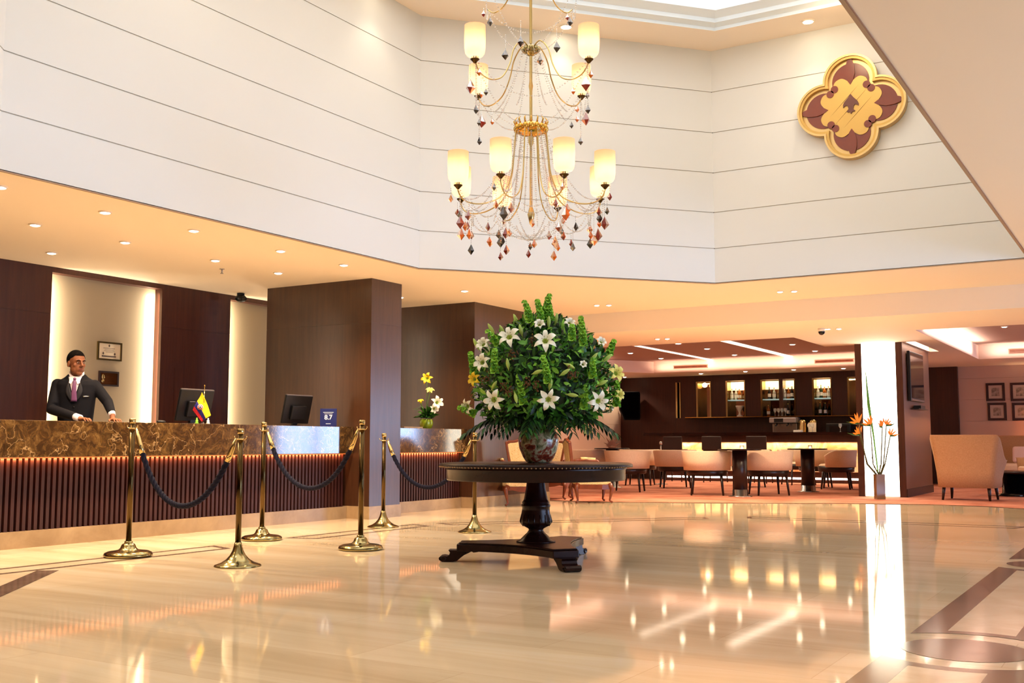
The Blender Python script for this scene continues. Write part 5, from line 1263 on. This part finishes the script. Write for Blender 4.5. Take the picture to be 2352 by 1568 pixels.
# ================================================================ CARVED ARMCHAIRS
def bergere():
    o=root('carved_armchair','x','chair')
    def shield(w0,w1,z0,z1,top=.05,n=14):
        L=[]; 
        for k in range(n+1):
            t=k/n; L.append((w0+(w1-w0)*(math.sin(t*PI/2)**1.3)-.018*math.sin(t*PI),z0+(z1-z0)*t))
        up=[]
        for k in range(1,n):
            t=k/n; x=w1*(1-2*t); up.append((x,z1+top*math.sin(t*PI)+.018*math.cos((x/w1)*PI*2)*.6))
        return L+up+[(-x,z) for x,z in L[::-1]]
    lean=Matrix.Translation((0,-.24,0))@Matrix.Rotation(math.radians(8),4,'X')@Matrix(((1,0,0,0),(0,0,1,0),(0,1,0,0),(0,0,0,1)))
    fo=shield(.20,.275,.40,.93); fi=shield(.165,.24,.43,.90)
    b=MB(); b.ring(fo,fi,-.025,.025,mtx=lean); b.build('back_frame',M['chairwood'],o,bevel=.008,recalc=True)
    b=MB(); b.prism(fi,-.03,.03,mtx=lean); b.build('back_upholstery',M['brocade'],o,bevel=.01,recalc=True)
    cr_=MB(); cr_.ellipsoid((0,-.335,.985),(.05,.02,.028),12,8); cr_.ellipsoid((-.06,-.33,.972),(.03,.015,.018),10,6); cr_.ellipsoid((.06,-.33,.972),(.03,.015,.018),10,6); cr_.build('carved_crest',M['chairwood'],o)
    pl_=[(-.24,-.25),(.24,-.25),(.29,.12),(.28,.24),(.16,.28),(0,.30),(-.16,.28),(-.28,.24),(-.29,.12)]
    MB().prism(pl_,.27,.42).build('seat_upholstery',M['brocade'],o,bevel=.03,recalc=True)
    MB().prism([(x*.93,y*.93) for x,y in pl_],.41,.47).build('seat_cushion',M['brocade'],o,bevel=.025,recalc=True)
    ap=MB()
    for k in range(len(pl_)):
        a=Vector(pl_[k]); b_=Vector(pl_[(k+1)%len(pl_)]); 
        for q in range(6):
            t0,t1=q/6,(q+1)/6; p0=a.lerp(b_,t0); p1=a.lerp(b_,t1); dz=lambda p:.045+.03*abs(math.cos(p.x*9))*(1)
            p0=p0*1.01;p1=p1*1.01; i0=p0*.95;i1=p1*.95
            ap.add([(p0.x,p0.y,.28),(p1.x,p1.y,.28),(p1.x,p1.y,.28-dz(p1)),(p0.x,p0.y,.28-dz(p0)),(i0.x,i0.y,.28),(i1.x,i1.y,.28),(i1.x,i1.y,.28-dz(p1)),(i0.x,i0.y,.28-dz(p0))],[(0,1,2,3),(7,6,5,4),(3,2,6,7),(0,4,5,1)])
    ap.build('carved_apron',M['chairwood'],o)
    for sx in (-1,1):
        for sy,yy in ((1,.24),(-1,-.24)):
            x0_=.26*sx if sy>0 else .22*sx
            MB().tube([(x0_,yy,.29),(x0_+.035*sx,yy+.03*sy,.22),(x0_+.012*sx,yy+.012*sy,.11),(x0_+.0*sx,yy+.0*sy,.045),(x0_+.035*sx,yy+.03*sy,.018)],[.038,.034,.020,.015,.018],10).build('cabriole_leg',M['chairwood'],o)
        MB().tube([(sx*.235,-.27,.62),(sx*.285,-.12,.645),(sx*.30,.04,.635),(sx*.31,.09,.60),(sx*.295,.10,.52),(sx*.28,.05,.44)],[.018,.02,.022,.02,.018,.02],8).build('arm',M['chairwood'],o)
        MB().tube([(sx*.283,-.10,.668),(sx*.296,.02,.662)],[.022,.022],8).build('arm_pad',M['brocade'],o)
    return o
be=bergere()
for k,(px,py,f_,l) in enumerate(((1197,1163,128,'carved gilt-brown armchair seen left of the table pedestal, back turned to the viewer'),(1268,1148,112,'carved brown armchair directly behind the pedestal and vase'),(1360,1156,38,'carved brown armchair in profile right of the vase, facing right'))):
    p=onz(px,py,0)+Vector((FW.x,FW.y,0)).normalized()*.27; p.z=0
    if k==0: be.location=p; be.rotation_euler.z=face(f_); tag(be,l,'armchair','carved armchairs behind the centre table')
    else: dup(be,p,face(f_),l)
# ================================================================ GLOWING COLUMN
cx0,cx1,cy0,cy1=-4.45,-3.67,18.75,21.1
cr=root('lit_column','square brown column with a tall glowing white panel on its front','column',((cx0+cx1)/2,(cy0+cy1)/2,0)); hx_=(cx1-cx0)/2; hy=(cy1-cy0)/2
MB().box((-hx_,-hy,.0),(hx_,hy,ZB)).build('cladding',mat('taupe_veneer',(120,84,66),.35),cr)
b=MB()
for x in (-hx_,hx_-.11): b.box((x,-hy-.03,.0),(x+.11,-hy,ZB))
b.build('side_strip',M['wood_dk'],cr)
MB().box((-hx_+.11,-hy-.025,.015),(hx_-.11,-hy-.001,ZB-.005)).build('light_panel',M['column_glow'],cr,label='glowing white panel')
MB().box((hx_,-hy-.03,0),(hx_+.015,hy,.14)).build('baseboard',M['darkwood'],cr)
a=onx(2084,805,-3.64); b_=onx(2119,925,-3.64)
tv=root('television','flat screen television hanging on the side of the glowing column','television',(-3.655,(a.y+b_.y)/2,(a.z+b_.z)/2)); w=abs(b_.y-a.y)/2; h_=abs(a.z-b_.z)/2
MB().box((0,-w,-h_),(.05,w,h_)).build('casing',M['black'],tv,bevel=.006); MB().box((.05,-w+.03,-h_+.05),(.052,w-.03,h_-.03)).build('screen',mat('glossy_tv_screen',(30,28,32),.05,spec=1),tv); MB().box((.045,-w+.05,-h_+.01),(.056,w-.05,-h_+.035)).build('silver_trim',M['steel'],tv)
r=root('set_top_box','small black box on a shelf under the television','electronics',(-3.655,(a.y+b_.y)/2,(a.z+b_.z)/2-h_-.14)); MB().box((0,-w*.7,0),(.14,w*.7,.012)).build('shelf',M['black'],r); MB().box((.01,-.2,.012),(.13,.2,.07)).build('box',M['black'],r)
# strelitzia vase in front of the panel
p=onz(2021,1146,.006); vz=root('glass_floor_vase','slim square brown glass vase on the carpet before the glowing column','vase',tuple(p),YAW)
M['vglass']=mat('smoky_brown_glass',(130,96,56),.1,trans=.3)
MB().ring([(-.07,-.07),(.07,-.07),(.07,.07),(-.07,.07)],[(-.06,-.06),(.06,-.06),(.06,.06),(-.06,.06)],0,.40,mtx=None).build('glass_body',M['vglass'],vz,recalc=True); MB().box((-.062,-.062,.0),(.062,.062,.05)).build('glass_base',M['vglass'],vz)
sa=root('bird_of_paradise','orange bird of paradise stems with one long green blade in the floor vase','flowers',(p.x,p.y,.06),YAW); us=depth(tuple(p))/FPX
def sq(px,py,dy=0): return Vector(((px-2021)*us,dy,(1146-py)*us-.06))
M['orange']=mat('orange_petal',(246,146,36),.5); M['stemg']=mat('dark_stem',(70,64,24),.6)
for i,(px,py) in enumerate(((1974,972),(1978,998),(2003,976),(2028,980),(2040,976),(2046,1000))):
    e=sq(px,py,rnd.uniform(-.08,.02)); mid=sq((px+2021)/2+(-4 if px<2021 else 2),1065,0); f=MB(); f.tube([(0,0,.0),tuple(sq(2019+ (i%3)*2,1095)),tuple(mid),tuple(mid.lerp(e,.55)),tuple(e)],[.012,.012,.010,.009,.008],6); f.build('stem',M['stemg'],sa)
    f=MB(); sg_=-1 if px<2012 else (1 if px>2035 else -.4)
    big=1.0 if i in (0,1,2) else .75
    for k in range(5):
        a=math.radians(8+27*k+rnd.uniform(-8,8)); d=Vector((sg_*math.cos(a)*.9,-.2+.08*k,math.sin(a)*.9+.1)).normalized(); sd=d.cross(Vector((0,1,0))).normalized(); up=sd.cross(d); mm=Matrix((sd,d,up)).transposed().to_4x4(); mm.translation=e; leaf_geo(f,mm,rnd.uniform(.12,.19)*big,.034*big,0,.1)
    q=MB(); q.tube([e,e+Vector((sg_*.10*big,0,.0)),e+Vector((sg_*.2*big,0,.03))],[.016,.014,.002],6); f.add(q.v,q.f,1,True)
    f.build('bloom',[M['orange'],M['leaf1']],sa)
f=MB(); a=sq(2020,1100); b_=sq(2012,1000,.02); c=sq(2003,930,.02); e=sq(1998,846,.02); pts=[Vector((0,0,.05)),a,b_,c,e]
for j,(p0,p1) in enumerate(zip(pts[:-1],pts[1:])): 
    w0=[.010,.010,.013,.024,.003][j]; w1=[.010,.010,.013,.024,.003][j+1]; f.add([p0+Vector((-w0,0,0)),p0+Vector((0,-.012,0)),p0+Vector((w0,0,0)),p1+Vector((-w1,0,0)),p1+Vector((0,-.012,0)),p1+Vector((w1,0,0))],[(0,1,4,3),(1,2,5,4)],0,True)
f.build('blade_leaf',M['leaf2'],sa)
f=MB(); f.tube([(0,0,.05),tuple(sq(2026,1010)),tuple(sq(2031,870,.02))],[.005,.004,.002],5); f.tube([(0,0,.05),tuple(sq(1996,1000)),tuple(sq(1985,900,.02))],[.005,.003,.001],5); f.build('thin_grass',M['stemg'],sa)
# ================================================================ LOUNGE AT THE RIGHT
p=onz(2250,1150,.006); w_=Vector((p.x,p.y,.006))+Vector((FW.x,FW.y,0)).normalized()*.33
def armchair():
    o=root('lounge_armchair','x','armchair')
    bk=MB(); N=24; V=[];F=[]
    zz=(.20,.45,.75,1.0,1.03,1.0,.75,.45,.20)
    for i in range(N+1):
        u=-1+2*i/N; au=abs(u)
        for k,z in enumerate(zz):
            inner=k>4; h_=.43+.10*((z-.2)/.83)**1.6; th=.085 if inner else 0
            if au<=.62: x=(u/.62)*h_; y=-.36-.06*(z-.2)+.05*(u/.62)**2; x2,y2=x*(1-th*.9/h_),y+th
            else:
                q=(au-.62)/.38; sg=1 if u>0 else -1; x=sg*(h_-.02*q); y=-.31-.06*(z-.2)*(1-q)+.62*q; x2,y2=x-sg*th,y
                if q<.2: y2=y+th*(1-q/.2)
            zc=z
            if au>.62:
                q=(au-.62)/.38; top=1.03-.40*min(1,q*1.5)**1.1; zc=.2+(z-.2)*(top-.2)/.83
            V.append((x2 if inner else (x if k!=4 else (x+x2)/2),y2 if inner else (y if k!=4 else y+.02),zc))
    K=len(zz)
    for i in range(N):
        for k in range(K): F.append((i*K+k,i*K+(k+1)%K,(i+1)*K+(k+1)%K,(i+1)*K+k))
    F.append(tuple(range(K))); F.append(tuple(range(N*K+K-1,N*K-1,-1)))
    bk.add(V,F,0,True); bk.build('backrest',M['tan_fab'],o,recalc=True)
    MB().prism([(-.38,-.30),(.38,-.30),(.42,.30),(-.42,.30)],.24,.34).build('seat_base',M['tan_fab'],o,bevel=.02,recalc=True)
    MB().prism([(-.31,-.26),(.31,-.26),(.37,.33),(-.37,.33)],.34,.47).build('seat_cushion',M['cream_fab'],o,bevel=.04,recalc=True)
    for sx in (-1,1):
        for sy in (-1,1): MB().tube([(sx*.33,sy*.25,.25),(sx*.35,sy*.30,0)],[.032,.018],8).build('leg',M['darkwood'],o)
    return o
ac=armchair(); ac.location=w_; ac.rotation_euler.z=face(86); tag(ac,'tall tan upholstered armchair with its back to the viewer near the right edge','armchair','upholstered lounge armchairs')
p=onz(2385,1135,.006); dup(ac,(p.x,p.y+.9,.006),face(200),'tan upholstered armchair cut by the right edge of the picture')
p=onz(2308,1145,.006); ct=root('coffee_table','low dark table with a black drum base behind the armchair','table',(p.x+.05,p.y+1.15,.006)); MB().lathe([(.28,0),(.30,.01),(.22,.05),(.20,.38)],28).build('drum_base',M['blackgloss'],ct); MB().lathe([(.48,.38),(.52,.39),(.52,.41),(.48,.42),(.02,.421)],36).build('tabletop',M['mahogany'],ct)
# sofa against the far wall
p=ony(2345,1050,24.3); so_=root('sofa','long cream sofa along the far lounge wall below the framed pictures','sofa',(p.x+.9,24.75,.006))
MB().box((-1.5,-.45,.12),(1.5,.4,.32)).build('base',M['tan_fab'],so_,bevel=.03); MB().box((-1.5,.15,.32),(1.5,.42,1.06)).build('backrest',M['tan_fab'],so_,bevel=.05)
for k in (-1,0,1): MB().box((k*.98-.48,-.47,.32),(k*.98+.48,.15,.48)).build('seat_cushion',M['cream_fab'],so_,bevel=.05)
for s_ in (-1,1): MB().box((s_*1.5-.08,-.47,.12),(s_*1.5+.08,.4,.66)).build('armrest',M['tan_fab'],so_,bevel=.04)
for sx in (-1,1):
    for sy in (-.38,.33): MB().box((sx*1.4-.03,sy-.03,0),(sx*1.4+.03,sy+.03,.12)).build('leg',M['darkwood'],so_)
r=root('scatter_cushion','pale pink cushion leaning on the sofa at the right edge','cushion',(p.x+.05,24.42,.60)); MB().box((-.22,-.06,-.10),(.22,.06,.24),mtx=Matrix.Rotation(math.radians(-12),4,'X')).build('cover',mat('pale_pink_cloth',(236,206,196),.8),r,bevel=.05)
# framed pictures
fw=mat('dark_red_brown_frame',(48,14,12),.4); mw=mat('grey_cream_mount',(196,176,160),.7); pw=mat('greyish_print',(140,126,116),.7); texmix(pw,14,[(.4,(110,98,90)),(.6,(176,160,146))],detail=6)
def picture(x0,y0,x1,y1,label):
    a=ony(x0,y0,25.49); b=ony(x1,y1,25.49); r=root('framed_picture',label,'picture',((a.x+b.x)/2,25.50,(a.z+b.z)/2),0,'framed pictures on the lounge wall'); w=abs(b.x-a.x)/2; h_=abs(a.z-b.z)/2; ft=.05
    R_=lambda a_,b_:[(-a_,-b_),(a_,-b_),(a_,b_),(-a_,b_)]
    MB().ring(R_(w,h_),R_(w-ft,h_-ft),0,.04,mtx=mm2).build('frame',fw,r,recalc=True); MB().prism(R_(w-ft,h_-ft),0,.012,mtx=mm2).build('mount',mw,r); MB().prism(R_(w-ft*2.2,h_-ft*2.1),.012,.015,mtx=mm2).build('print',pw,r)
picture(2264,880,2309,920,'dark framed grey print in the upper row, the one fully in view'); picture(2268,925,2313,965,'dark framed grey print in the lower row, the one fully in view')
picture(2320,879,2368,920,'dark framed print in the upper row, cut by the right edge of the picture'); picture(2324,925,2370,965,'dark framed print in the lower row, cut by the right edge of the picture')
p=ony(2400,1000,24.9); tl=root('table_lamp','cream shaded table lamp on a slim stand beside the sofa, beyond the right edge','lamp',(p.x,25.28,.006)); MB().lathe([(.13,0),(.13,.015),(.012,.03),(.010,1.15)],18).build('stand',M['brass_dk'],tl); MB().lathe([(.17,1.10),(.12,1.40)],28,cap=False).build('shade',M['shade'],tl)
d=bpy.data.lights.new('lamp_bulb','POINT'); d.energy=26; d.color=(1,.66,.38); d.shadow_soft_size=.05; o=bpy.data.objects.new('lamp_bulb',d); C.objects.link(o); o.parent=tl; o.location=(0,0,1.2)
# ================================================================ WORLD
w=bpy.data.worlds.new('world'); S.world=w; w.use_nodes=True; w.node_tree.nodes['Background'].inputs[0].default_value=(.05,.05,.06,1)
